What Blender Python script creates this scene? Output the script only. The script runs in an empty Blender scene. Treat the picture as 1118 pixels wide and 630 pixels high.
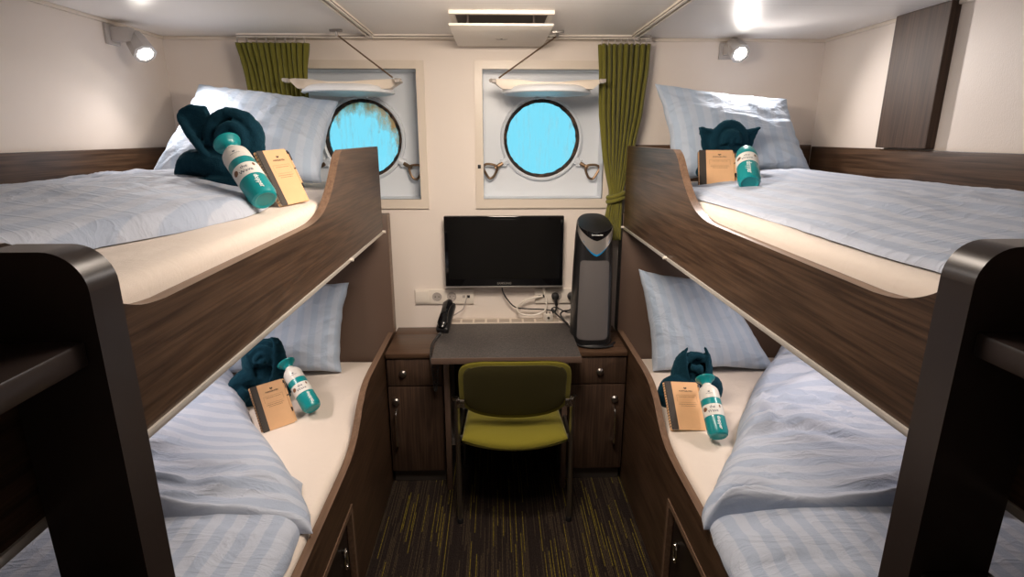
import bpy, bmesh, math, random
from mathutils import Vector, Matrix, noise
from mathutils.geometry import tessellate_polygon
random.seed(7)
PI = math.pi
C = bpy.context.scene.collection
sc = bpy.context.scene

# ------------------------------------------------------------------ materials
def nt(name):
    m = bpy.data.materials.new(name); m.use_nodes = True
    t = m.node_tree; b = t.nodes['Principled BSDF']
    return m, t, b
def N(t, typ, **kw):
    n = t.nodes.new(typ)
    for k, v in kw.items(): setattr(n, k, v)
    return n
def L(t, a, b): t.links.new(a, b)
def math_n(t, op, a, b=None, c=None):
    n = N(t, 'ShaderNodeMath', operation=op)
    for i, v in enumerate((a, b, c)):
        if v is None: continue
        if isinstance(v, (int, float)): n.inputs[i].default_value = v
        else: L(t, v, n.inputs[i])
    return n.outputs[0]
def mixc(t, f, a, b):
    n = N(t, 'ShaderNodeMix', data_type='RGBA')
    for s, v in ((0, f), (6, a), (7, b)):
        if isinstance(v, (int, float)): n.inputs[s].default_value = v
        elif isinstance(v, tuple): n.inputs[s].default_value = (*v, 1)
        else: L(t, v, n.inputs[s])
    return n.outputs[2]
def bump(t, b, h, strength=.3, dist=.002):
    n = N(t, 'ShaderNodeBump'); n.inputs['Strength'].default_value = strength; n.inputs['Distance'].default_value = dist
    L(t, h, n.inputs['Height']); L(t, n.outputs[0], b.inputs['Normal'])
def noise_n(t, scale, vec=None, detail=3, rough=.5):
    n = N(t, 'ShaderNodeTexNoise'); n.inputs['Scale'].default_value = scale
    n.inputs['Detail'].default_value = detail; n.inputs['Roughness'].default_value = rough
    if vec: L(t, vec, n.inputs['Vector'])
    return n.outputs[0]
def objco(t, scale=(1, 1, 1)):
    tc = N(t, 'ShaderNodeTexCoord'); mp = N(t, 'ShaderNodeMapping'); mp.inputs['Scale'].default_value = scale
    L(t, tc.outputs['Object'], mp.inputs['Vector']); return mp.outputs[0]

def plain(name, col, rough=.5, metal=0, nscale=0, nstr=.2, spec=.5, var=0, coat=0):
    m, t, b = nt(name)
    b.inputs['Base Color'].default_value = (*col, 1); b.inputs['Roughness'].default_value = rough
    b.inputs['Metallic'].default_value = metal; b.inputs['Specular IOR Level'].default_value = spec
    b.inputs['Coat Weight'].default_value = coat
    if nscale:
        h = noise_n(t, nscale, objco(t)); bump(t, b, h, nstr, .001)
        if var:
            h2 = noise_n(t, nscale * .1, objco(t))
            L(t, mixc(t, h2, tuple(c * (1 - var) for c in col), tuple(min(1, c * (1 + var)) for c in col)), b.inputs['Base Color'])
    return m
def emit(name, col, s):
    m, t, b = nt(name)
    b.inputs['Base Color'].default_value = (*col, 1)
    b.inputs['Emission Color'].default_value = (*col, 1); b.inputs['Emission Strength'].default_value = s
    return m
def wood(name, dark, light, axis='y', rough=.42):
    m, t, b = nt(name)
    k = {'y': (30, .55, 30), 'z': (30, 30, .55), 'x': (.55, 30, 30)}[axis]
    k2 = {'y': (6, .45, 6), 'z': (6, 6, .45), 'x': (.45, 6, 6)}[axis]
    n1 = noise_n(t, 5, objco(t, k), 5, .65)
    n2 = noise_n(t, 1.6, objco(t, k2), 2, .6)
    w = math_n(t, 'FRACT', math_n(t, 'MULTIPLY', n2, 9))
    w = math_n(t, 'ABSOLUTE', math_n(t, 'SUBTRACT', w, .5))
    f = math_n(t, 'ADD', math_n(t, 'MULTIPLY', n1, .9), math_n(t, 'MULTIPLY', w, .28))
    r = N(t, 'ShaderNodeMapRange'); L(t, f, r.inputs[0]); r.inputs[1].default_value = .40; r.inputs[2].default_value = .80
    L(t, mixc(t, r.outputs[0], dark, light), b.inputs['Base Color'])
    b.inputs['Roughness'].default_value = rough; b.inputs['Specular IOR Level'].default_value = .36
    bump(t, b, n1, .12, .001)
    return m
def fabric(name, c1, c2, stripe=0, vaxis=False, rough=.88, fine=900, crease=1.0):
    m, t, b = nt(name)
    uv = N(t, 'ShaderNodeUVMap'); sp = N(t, 'ShaderNodeSeparateXYZ'); L(t, uv.outputs[0], sp.inputs[0])
    if stripe:
        f = math_n(t, 'FRACT', math_n(t, 'DIVIDE', sp.outputs[1 if vaxis else 0], stripe))
        r = N(t, 'ShaderNodeMapRange', interpolation_type='SMOOTHSTEP'); L(t, math_n(t, 'ABSOLUTE', math_n(t, 'SUBTRACT', f, .5)), r.inputs[0])
        r.inputs[1].default_value = .22; r.inputs[2].default_value = .28
        L(t, mixc(t, r.outputs[0], c1, c2), b.inputs['Base Color'])
        L(t, math_n(t, 'MULTIPLY_ADD', r.outputs[0], .25, rough - .25), b.inputs['Roughness'])
    else:
        b.inputs['Base Color'].default_value = (*c1, 1); b.inputs['Roughness'].default_value = rough
    b.inputs['Sheen Weight'].default_value = .15
    b.inputs['Specular IOR Level'].default_value = .2
    cr = N(t, 'ShaderNodeTexNoise'); cr.inputs['Scale'].default_value = 1; cr.inputs['Detail'].default_value = 4; cr.inputs['Distortion'].default_value = .9
    L(t, objco(t, (6, 15, 9)), cr.inputs['Vector'])
    rd = math_n(t, 'POWER', math_n(t, 'SUBTRACT', 1, math_n(t, 'ABSOLUTE', math_n(t, 'MULTIPLY_ADD', cr.outputs[0], 2, -1))), 5)
    h = math_n(t, 'ADD', math_n(t, 'MULTIPLY', noise_n(t, fine, objco(t)), .25), math_n(t, 'ADD', noise_n(t, 20, objco(t), 4), math_n(t, 'MULTIPLY', rd, crease)))
    bump(t, b, h, .5, .006)
    return m

BL1, BL2 = (.415, .485, .615), (.52, .57, .675)
M = {}
M['wood_y'] = wood('walnut_laminate_along', (.036, .019, .0105), (.130, .074, .043), 'y', .38)
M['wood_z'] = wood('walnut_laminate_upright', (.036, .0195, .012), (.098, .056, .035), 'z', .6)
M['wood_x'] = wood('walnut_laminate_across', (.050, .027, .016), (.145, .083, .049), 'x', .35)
M['edge'] = wood('walnut_lit_edge_band', (.14, .085, .055), (.24, .15, .10), 'y', .35)  # edging made paler than the boards: light from above put into its colour
M['head'] = plain('brown_painted_board', (.115, .074, .055), .4, nscale=200, nstr=.05)
M['dark'] = plain('dark_brown_lacquer', (.030, .021, .018), .3, nscale=120, nstr=.04)
M['hatch'] = plain('near_black_brown_laminate', (.012, .007, .005), .4, nscale=150, nstr=.05)
M['alu'] = plain('pale_aluminium', (.68, .64, .58), .35, .5)
M['chrome'] = plain('chrome', (.75, .73, .7), .15, 1)
M['steel'] = plain('brushed_steel', (.42, .40, .38), .32, 1, nscale=300, nstr=.04)
M['brass'] = plain('worn_bronze', (.20, .13, .08), .38, .9, nscale=60, nstr=.2)
M['white'] = plain('white_plastic', (.76, .70, .62), .35)
M['paint'] = plain('white_ship_paint', (.74, .78, .83), .32, nscale=40, nstr=.12)
M['cream_paint'] = plain('cream_lacquered_frame', (.70, .62, .53), .33, nscale=50, nstr=.05)
M['black'] = plain('black_plastic', (.012, .012, .013), .3)
M['matblack'] = plain('black_rubber', (.010, .010, .011), .5)
M['gloss'] = plain('gloss_black', (.004, .004, .005), .08)
M['silver'] = plain('satin_silver', (.52, .49, .46), .28, .75)
M['mesh'] = plain('grey_grille', (.11, .10, .10), .6, nscale=600, nstr=.6)
M['blue'] = plain('blue_light_line', (.01, .20, .45), .3)
M['lampgrey'] = plain('pale_grey_lamp_metal', (.46, .43, .41), .4)
M['screw'] = plain('dark_screw', (.12, .10, .09), .4, .8)
M['grey'] = plain('grey_plastic', (.40, .36, .33), .4)
M['slot'] = plain('vent_slots', (.42, .36, .30), .6)
M['shade'] = plain('dark_recess', (.10, .085, .075), .6)
M['kraft'] = plain('kraft_card', (.74, .44, .23), .7, nscale=300, nstr=.08, var=.06)
M['spine'] = plain('charcoal_card', (.045, .036, .030), .6)
M['paper'] = plain('paper', (.75, .68, .55), .8)
M['ink'] = plain('dark_ink', (.03, .02, .015), .7)
M['inkgrey'] = plain('faint_brown_ink', (.24, .12, .06), .7)
M['navy'] = plain('navy_ink', (.02, .04, .09), .6)
M['teal'] = plain('teal_plastic', (.004, .27, .29), .3, coat=.2)
M['bwhite'] = plain('white_bottle_plastic', (.78, .75, .70), .35)
M['label'] = plain('white_paper_label', (.80, .78, .73), .6)
M['cocoa'] = plain('brown_print', (.22, .10, .05), .6)
M['white_ink'] = plain('white_print', (.85, .88, .88), .5)
M['glowlens'] = emit('lit_lamp_lens', (1, .93, .82), 22)
M['lampglow'] = emit('lit_ceiling_diffuser', (1, .84, .68), 3)

def towel_mat():
    m, t, b = nt('teal_terry_cloth')
    n1 = noise_n(t, 260, objco(t), 3, .7); n2 = noise_n(t, 30, objco(t), 3)
    L(t, mixc(t, n1, (.003, .019, .034), (.008, .047, .076)), b.inputs['Base Color'])
    b.inputs['Roughness'].default_value = .95; b.inputs['Sheen Weight'].default_value = .35
    b.inputs['Sheen Tint'].default_value = (.08, .26, .34, 1); b.inputs['Specular IOR Level'].default_value = .1
    bump(t, b, math_n(t, 'ADD', n1, n2), .8, .004)
    return m
M['towel'] = towel_mat()
M['duvet'] = fabric('pale_blue_striped_satin', BL1, BL2, .066)
M['duvet_across'] = fabric('pale_blue_striped_satin_across', BL1, BL2, .066, True)
M['pillow'] = fabric('pale_blue_pillow_satin', (.42, .515, .65), (.49, .565, .68), .06)
M['sheet'] = fabric('cream_cotton_sheet', (.78, .69, .61), (.78, .69, .61), crease=.15)
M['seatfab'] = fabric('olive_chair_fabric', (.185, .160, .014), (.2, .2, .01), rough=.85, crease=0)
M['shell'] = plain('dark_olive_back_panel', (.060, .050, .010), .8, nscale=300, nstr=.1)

def curtain_mat():
    m, t, b = nt('olive_green_curtain')
    n1 = noise_n(t, 160, objco(t, (1, 1, .15)), 3)
    L(t, mixc(t, n1, (.10, .092, .006), (.19, .175, .016)), b.inputs['Base Color'])
    b.inputs['Roughness'].default_value = .85; b.inputs['Sheen Weight'].default_value = .2
    bump(t, b, n1, .3, .002); return m
M['curtain'] = curtain_mat()
def wall_mat():
    m, t, b = nt('cream_textured_wallpaper')
    n = noise_n(t, 240, objco(t, (1, 1, .6)), 4, .6); n2 = noise_n(t, 3, objco(t), 3)
    L(t, mixc(t, n2, (.77, .69, .625), (.81, .735, .67)), b.inputs['Base Color'])
    b.inputs['Roughness'].default_value = .5; bump(t, b, n, .25, .002); return m
M['wall'] = wall_mat()
def ceil_mat():
    m, t, b = nt('glossy_white_ceiling_panels')
    sp = N(t, 'ShaderNodeSeparateXYZ'); L(t, objco(t), sp.inputs[0])
    f = math_n(t, 'ABSOLUTE', math_n(t, 'SUBTRACT', math_n(t, 'FRACT', math_n(t, 'DIVIDE', math_n(t, 'ADD', sp.outputs[1], -.10), .66)), .5))
    r = math_n(t, 'GREATER_THAN', f, .4985)
    L(t, mixc(t, r, (.85, .82, .79), (.48, .44, .42)), b.inputs['Base Color'])
    b.inputs['Roughness'].default_value = .44; b.inputs['Specular IOR Level'].default_value = .5
    bump(t, b, noise_n(t, 9, objco(t), 2), .05, .004); return m
M['ceiling'] = ceil_mat()
def carpet_mat():
    m, t, b = nt('striped_loop_carpet')
    co = objco(t); sp = N(t, 'ShaderNodeSeparateXYZ'); L(t, co, sp.inputs[0])
    col = math_n(t, 'FLOOR', math_n(t, 'DIVIDE', sp.outputs[0], 0.0062))
    wn = N(t, 'ShaderNodeTexWhiteNoise', noise_dimensions='1D'); L(t, col, wn.inputs['W'])
    seg = math_n(t, 'FLOOR', math_n(t, 'DIVIDE', math_n(t, 'ADD', sp.outputs[1], math_n(t, 'MULTIPLY', wn.outputs[0], 3)), .26))
    cb = N(t, 'ShaderNodeCombineXYZ'); L(t, col, cb.inputs[0]); L(t, seg, cb.inputs[1])
    w2 = N(t, 'ShaderNodeTexWhiteNoise', noise_dimensions='2D'); L(t, cb.outputs[0], w2.inputs['Vector'])
    fx = math_n(t, 'ABSOLUTE', math_n(t, 'SUBTRACT', math_n(t, 'FRACT', math_n(t, 'DIVIDE', sp.outputs[0], 0.0062)), .5))
    core = math_n(t, 'LESS_THAN', fx, .24)
    knit = noise_n(t, 1, objco(t, (300, 170, 300)), 2)
    yes = math_n(t, 'MULTIPLY', math_n(t, 'GREATER_THAN', w2.outputs[0], .87), core)
    dim = math_n(t, 'MULTIPLY', math_n(t, 'GREATER_THAN', w2.outputs[0], .52), core)
    kk = N(t, 'ShaderNodeMapRange'); L(t, knit, kk.inputs[0]); kk.inputs[1].default_value = .3; kk.inputs[2].default_value = .65
    base = mixc(t, w2.outputs[0], (.026, .019, .016), (.050, .037, .030))
    base = mixc(t, math_n(t, 'MULTIPLY', dim, .6), base, (.12, .088, .045))
    base = mixc(t, yes, base, (.27, .215, .022))
    L(t, mixc(t, kk.outputs[0], (.008, .005, .005), base), b.inputs['Base Color'])
    b.inputs['Roughness'].default_value = .95; b.inputs['Specular IOR Level'].default_value = .1
    bump(t, b, knit, .8, .004); return m
M['carpet'] = carpet_mat()
def desk_mat():
    m, t, b = nt('grey_speckled_desk_laminate')
    n = noise_n(t, 170, objco(t), 3, .8); r = N(t, 'ShaderNodeMapRange'); L(t, n, r.inputs[0]); r.inputs[1].default_value = .38; r.inputs[2].default_value = .68
    L(t, mixc(t, r.outputs[0], (.026, .025, .024), (.115, .098, .092)), b.inputs['Base Color'])
    b.inputs['Roughness'].default_value = .5; return m
M['desk'] = desk_mat()
def glass_mat(name, rust):
    m, t, b = nt(name)
    out = t.nodes['Material Output']
    tr = N(t, 'ShaderNodeBsdfTransparent'); tr.inputs[0].default_value = (.94, .97, .98, 1)
    gl = N(t, 'ShaderNodeBsdfGlossy'); gl.inputs[1].default_value = .08
    fr = N(t, 'ShaderNodeFresnel'); fr.inputs[0].default_value = 1.45
    m1 = N(t, 'ShaderNodeMixShader'); L(t, math_n(t, 'MULTIPLY', fr.outputs[0], .6), m1.inputs[0]); L(t, tr.outputs[0], m1.inputs[1]); L(t, gl.outputs[0], m1.inputs[2])
    # salt streaks running down, rust creeping in from the upper rim
    st = noise_n(t, 1, objco(t, (42, 1, 7)), 5, .65)
    rr = N(t, 'ShaderNodeMapRange'); L(t, st, rr.inputs[0]); rr.inputs[1].default_value = .50; rr.inputs[2].default_value = .78
    dirt = N(t, 'ShaderNodeBsdfDiffuse'); dirt.inputs[0].default_value = (.75, .72, .62, 1)
    tl = N(t, 'ShaderNodeBsdfTranslucent'); tl.inputs[0].default_value = (.95, .97, .95, 1)
    md = N(t, 'ShaderNodeMixShader'); md.inputs[0].default_value = .6; L(t, dirt.outputs[0], md.inputs[1]); L(t, tl.outputs[0], md.inputs[2])
    m2 = N(t, 'ShaderNodeMixShader'); L(t, math_n(t, 'MULTIPLY', rr.outputs[0], .34 if rust else .22), m2.inputs[0]); L(t, m1.outputs[0], m2.inputs[1]); L(t, md.outputs[0], m2.inputs[2])
    sp = N(t, 'ShaderNodeSeparateXYZ'); L(t, objco(t), sp.inputs[0])
    rad = math_n(t, 'SQRT', math_n(t, 'ADD', math_n(t, 'POWER', sp.outputs[0], 2), math_n(t, 'POWER', sp.outputs[2], 2)))
    up = math_n(t, 'MULTIPLY', math_n(t, 'ADD', sp.outputs[2], math_n(t, 'MULTIPLY', sp.outputs[0], .5)), 1.6 if rust else .3)
    n3 = noise_n(t, 1, objco(t, (22, 1, 9)), 4, .7)
    v = math_n(t, 'ADD', math_n(t, 'ADD', math_n(t, 'MULTIPLY', rad, 3.2), up), math_n(t, 'MULTIPLY', n3, 1.0))
    r3 = N(t, 'ShaderNodeMapRange'); L(t, v, r3.inputs[0]); r3.inputs[1].default_value = 1.02 if rust else 1.10; r3.inputs[2].default_value = 1.36 if rust else 1.42
    ru = N(t, 'ShaderNodeBsdfDiffuse'); ru.inputs[0].default_value = (.80, .36, .10, 1)
    rt = N(t, 'ShaderNodeBsdfTranslucent'); rt.inputs[0].default_value = (.95, .55, .22, 1)
    mr = N(t, 'ShaderNodeMixShader'); mr.inputs[0].default_value = .5; L(t, ru.outputs[0], mr.inputs[1]); L(t, rt.outputs[0], mr.inputs[2])
    m3 = N(t, 'ShaderNodeMixShader'); L(t, math_n(t, 'MULTIPLY', r3.outputs[0], .8 if rust else .35), m3.inputs[0]); L(t, m2.outputs[0], m3.inputs[1]); L(t, mr.outputs[0], m3.inputs[2])
    L(t, m3.outputs[0], out.inputs[0]); return m
M['glass_rust'] = glass_mat('salt_streaked_rusty_glass', True)
M['glass'] = glass_mat('dusty_porthole_glass', False)
def seal_mat():
    m, t, b = nt('weathered_rubber_seal')
    n = noise_n(t, 38, objco(t), 5, .7); r = N(t, 'ShaderNodeMapRange'); L(t, n, r.inputs[0]); r.inputs[1].default_value = .48; r.inputs[2].default_value = .62
    L(t, mixc(t, r.outputs[0], (.016, .013, .012), (.13, .065, .035)), b.inputs['Base Color']); b.inputs['Roughness'].default_value = .7
    bump(t, b, n, .8, .006); return m
M['seal'] = seal_mat()

# ------------------------------------------------------------------ mesh helpers
def bmn(): return bmesh.new()
def add_box(bm, x0, x1, y0, y1, z0, z1, bev=0, mat=None, seg=2):
    r = bmesh.ops.create_cube(bm, size=1)
    vs = r['verts']
    S = Matrix.Diagonal((abs(x1 - x0), abs(y1 - y0), abs(z1 - z0), 1))
    T = Matrix.Translation(((x0 + x1) / 2, (y0 + y1) / 2, (z0 + z1) / 2))
    bmesh.ops.transform(bm, matrix=T @ S, verts=vs)
    if bev:
        es = list({e for v in vs for e in v.link_edges})
        rr = bmesh.ops.bevel(bm, geom=es, offset=bev, segments=seg, profile=.5, affect='EDGES')
        vs = list({v for f in rr['faces'] for v in f.verts} | {v for v in vs if v.is_valid})
    if mat is not None: bmesh.ops.transform(bm, matrix=mat, verts=[v for v in vs if v.is_valid])
    return vs
def frame_at(p, d):
    d = Vector(d).normalized(); z = Vector((0, 0, 1)) if abs(d.z) < .95 else Vector((1, 0, 0))
    x = z.cross(d).normalized(); y = d.cross(x)
    m = Matrix((x, y, d)).transposed().to_4x4(); m.translation = Vector(p); return m
def smooth_path(pts, n=8, closed=False):
    pts = [Vector(p) for p in pts]; out = []; k = len(pts)
    rng = range(k if closed else k - 1)
    for i in rng:
        if closed: p0, p1, p2, p3 = pts[i - 1], pts[i], pts[(i + 1) % k], pts[(i + 2) % k]
        else: p0, p1, p2, p3 = pts[max(i - 1, 0)], pts[i], pts[i + 1], pts[min(i + 2, k - 1)]
        for j in range(n):
            t = j / n
            out.append(.5 * ((2 * p1) + (p2 - p0) * t + (2 * p0 - 5 * p1 + 4 * p2 - p3) * t * t + (3 * p1 - p0 - 3 * p2 + p3) * t ** 3))
    if not closed: out.append(pts[-1])
    return out
def add_tube(bm, pts, r, seg=10, closed=False, sy=1.0):
    pts = [Vector(p) for p in pts]; n = len(pts)
    rs = r if isinstance(r, (list, tuple)) else [r] * n
    rings = []; prev = None
    for i, p in enumerate(pts):
        if closed: d = pts[(i + 1) % n] - pts[i - 1]
        else: d = pts[min(i + 1, n - 1)] - pts[max(i - 1, 0)]
        d.normalize()
        if prev is None:
            a = Vector((0, 0, 1)) if abs(d.z) < .9 else Vector((0, 1, 0)); u = d.cross(a).normalized()
        else:
            u = (prev - d * prev.dot(d)); u = u.normalized() if u.length > 1e-6 else d.orthogonal().normalized()
        prev = u; w = d.cross(u)
        ri = rs[i * (len(rs) - 1) // max(n - 1, 1)] if len(rs) != n else rs[i]
        rings.append([bm.verts.new(p + (u * math.cos(a) + w * math.sin(a) * sy) * ri) for a in [2 * PI * k / seg for k in range(seg)]])
    for i in range(n if closed else n - 1):
        A, B = rings[i], rings[(i + 1) % n]
        for k in range(seg): bm.faces.new((A[k], A[(k + 1) % seg], B[(k + 1) % seg], B[k]))
    if not closed:
        bm.faces.new(rings[0][::-1]); bm.faces.new(rings[-1])
def interp(vals, n):
    out = []; k = len(vals) - 1
    for i in range(n):
        f = i / (n - 1) * k; j = min(int(f), k - 1); out.append(vals[j] + (vals[j + 1] - vals[j]) * (f - j))
    return out
def stube(bm, pts, radii, n=8, seg=12, sy=1.0):
    P = smooth_path(pts, n); add_tube(bm, P, interp(radii, len(P)), seg, sy=sy)
def add_lathe(bm, prof, mtx=None, seg=32, cap=True):
    rings = []
    for r, z in prof:
        rings.append([bm.verts.new((mtx or Matrix()) @ Vector((r * math.cos(2 * PI * k / seg), r * math.sin(2 * PI * k / seg), z))) for k in range(seg)])
    for A, B in zip(rings, rings[1:]):
        for k in range(seg): bm.faces.new((A[k], A[(k + 1) % seg], B[(k + 1) % seg], B[k]))
    if cap:
        bm.faces.new(rings[0][::-1]); bm.faces.new(rings[-1])
def add_ball(bm, c, r, sc3=(1, 1, 1), seg=16):
    m = Matrix.Translation(c) @ Matrix.Diagonal((*sc3, 1))
    bmesh.ops.create_uvsphere(bm, u_segments=seg, v_segments=seg // 2 + 2, radius=r, matrix=m)
def add_prism(bm, outline, place, t, holes=(), side_mat=0):
    """outline in 2-D; place(a,b,h) -> 3-D with h = 0 or t."""
    loops = [[Vector((a, b, 0)) for a, b in outline]] + [[Vector((a, b, 0)) for a, b in h] for h in holes]
    flat = [p for l in loops for p in l]
    tris = tessellate_polygon(loops)
    lo = [bm.verts.new(place(p.x, p.y, 0)) for p in flat]; hi = [bm.verts.new(place(p.x, p.y, t)) for p in flat]
    if holes:
        for a, b, c in tris:
            bm.faces.new((lo[a], lo[c], lo[b])); bm.faces.new((hi[a], hi[b], hi[c]))
    else:
        bm.faces.new(lo[::-1]); bm.faces.new(hi)
    k = 0
    for l in loops:
        n = len(l)
        for i in range(n):
            f = bm.faces.new((lo[k + i], lo[k + (i + 1) % n], hi[k + (i + 1) % n], hi[k + i])); f.material_index = side_mat
        k += n
def arc(cx, cy, r, a0, a1, n=8):
    return [(cx + r * math.cos(math.radians(a0 + (a1 - a0) * i / n)), cy + r * math.sin(math.radians(a0 + (a1 - a0) * i / n))) for i in range(n + 1)]
def rrect(x0, x1, y0, y1, r, n=6):
    return arc(x1 - r, y0 + r, r, -90, 0, n) + arc(x1 - r, y1 - r, r, 0, 90, n) + arc(x0 + r, y1 - r, r, 90, 180, n) + arc(x0 + r, y0 + r, r, 180, 270, n)

ORIG = {}
def tag(o, label=None, cat=None, group=None, kind=None):
    for k, v in (('label', label), ('category', cat), ('group', group), ('kind', kind)):
        if v: o[k] = v
    return o
def obj(name, bm, mats, parent=None, smooth=30, loc=None):
    """Link the bmesh (world coordinates) as one mesh object; children are stored relative to their thing's base."""
    bmesh.ops.recalc_face_normals(bm, faces=bm.faces)
    base = Vector(loc) if loc else (ORIG[parent.name] if parent else Vector((0, 0, 0)))
    bmesh.ops.translate(bm, vec=-base, verts=bm.verts)
    me = bpy.data.meshes.new(name); bm.to_mesh(me); bm.free()
    for m in (mats if isinstance(mats, (list, tuple)) else [mats]): me.materials.append(m if not isinstance(m, str) else M[m])
    if smooth:
        me.polygons.foreach_set('use_smooth', [True] * len(me.polygons))
        if smooth < 180: me.set_sharp_from_angle(angle=math.radians(smooth))
    o = bpy.data.objects.new(name, me); C.objects.link(o)
    ORIG[o.name] = base
    if parent: o.parent = parent
    else: o.location = base
    return o
def thing(name, label, cat, loc=(0, 0, 0), group=None, kind=None):
    o = bpy.data.objects.new(name, None); C.objects.link(o); o.location = loc; o.empty_display_size = .05
    ORIG[o.name] = Vector(loc)
    return tag(o, label, cat, group, kind)
def bx(name, dims, m, parent=None, bev=.002, **k):
    bm = bmn(); add_box(bm, *dims, bev=bev); return obj(name, bm, m, parent, **k)
def struct(name, bm, m, smooth=0): return tag(obj(name, bm, m, smooth=smooth), kind='structure')
def copy_tree(o, parent=None):
    c = o.copy(); C.objects.link(c); c.parent = parent; ORIG[c.name] = ORIG.get(o.name, Vector())
    for ch in [x for x in bpy.data.objects if x.parent == o]: copy_tree(ch, c)
    return c
def text_bm(body, size, align='CENTER', bold=0):
    cu = bpy.data.curves.new('txt', 'FONT'); cu.body = body; cu.size = size; cu.align_x = align; cu.offset = bold; cu.resolution_u = 2
    ob = bpy.data.objects.new('txt', cu); C.objects.link(ob)
    bpy.context.view_layer.update()
    me = bpy.data.meshes.new_from_object(ob)
    bm = bmn(); bm.from_mesh(me)
    bpy.data.objects.remove(ob); bpy.data.curves.remove(cu); bpy.data.meshes.remove(me)
    bmesh.ops.triangulate(bm, faces=bm.faces)
    return bm
def fbm(x, y, s): return noise.noise(Vector((x, y, s)))

# ------------------------------------------------------------------ room shell
XL, XR, YB, YF, H = -1.5, 1.54, 2.78, -.75, 2.09
RW = (-.06, .523); LW = (-.95, -.366); WZ = (1.357, 1.955)
bm = bmn(); add_box(bm, XL - .1, XR + .1, YF - .1, YB + .1, -.06, 0); struct('floor', bm, 'carpet')
bm = bmn(); add_box(bm, XL - .1, XR + .1, YF - .1, YB + .35, H, H + .06); struct('ceiling', bm, 'ceiling')
bm = bmn(); add_box(bm, XL - .08, XL, YF - .1, YB + .08, 0, H); struct('wall_left', bm, 'wall')
bm = bmn(); add_box(bm, XR, XR + .08, YF - .1, YB + .08, 0, H); struct('wall_right', bm, 'wall')
bm = bmn(); add_box(bm, XL, XR, YF - .08, YF, 0, H); struct('wall_front', bm, 'wall')
bm = bmn()
rc = lambda a, b: [(a, WZ[0]), (b, WZ[0]), (b, WZ[1]), (a, WZ[1])]
add_prism(bm, [(XL, 0), (XR, 0), (XR, H), (XL, H)], lambda a, b, h: Vector((a, YB + h, b)), .02, holes=[rc(*LW), rc(*RW)])
struct('wall_back', bm, 'wall')
# cornice strips where walls meet ceiling
for nm, d in (('trim_1', (XL, XL + .012, YF, YB, H - .014, H)), ('trim_2', (XR - .012, XR, YF, YB, H - .014, H)), ('trim_3', (XL, XR, YB - .012, YB, H - .014, H))):
    bm = bmn(); add_box(bm, *d, bev=.003); struct(nm, bm, 'cream_paint')
bm = bmn(); add_box(bm, XR - .034, XR, 1.985, 2.255, 1.613, H, bev=.003); struct('trim_4', bm, 'wood_z')

# windows: deep boxed recesses behind the wall lining
GY = 2.93
CEN = {'l': (-.658, 1.642), 'r': (.231, 1.642)}
for i, (key, (a, b)) in enumerate((('l', LW), ('r', RW))):
    w = thing('window_%d' % (i + 1), None, None, ((a + b) / 2, YB, WZ[0]), kind='structure')
    bm = bmn()
    add_prism(bm, [(a - .037, WZ[0] - .045), (b + .037, WZ[0] - .045), (b + .037, WZ[1] + .037), (a - .037, WZ[1] + .037)],
              lambda p, q, h: Vector((p, YB - .012 + h, q)), .012, holes=[rc(a, b)])
    obj('window_frame', bm, 'cream_paint', w, smooth=0)
    bm = bmn()
    for d in ((a - .008, a, YB, GY, WZ[0] - .008, WZ[1] + .008), (b, b + .008, YB, GY, WZ[0] - .008, WZ[1] + .008), (a, b, YB, GY, WZ[1], WZ[1] + .008), (a, b, YB, GY, WZ[0] - .008, WZ[0])):
        add_box(bm, *d)
    obj('recess_lining', bm, 'paint', w, smooth=0)
    cx, cz = CEN[key]
    bm = bmn()
    add_prism(bm, [(a - .03, WZ[0] - .03), (b + .03, WZ[0] - .03), (b + .03, WZ[1] + .03), (a - .03, WZ[1] + .03)],
              lambda p, q, h: Vector((p, GY + h, q)), .02, holes=[[(cx + .195 * math.cos(2 * PI * k / 48), cz + .195 * math.sin(2 * PI * k / 48)) for k in range(48)]])
    obj('hull_plate', bm, 'paint', w, smooth=0)
    if key == 'r':
        bx('frame_catch', (-.087, -.072, YB - .017, YB - .012, 1.505, 1.523), 'black', w, bev=.001)

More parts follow.
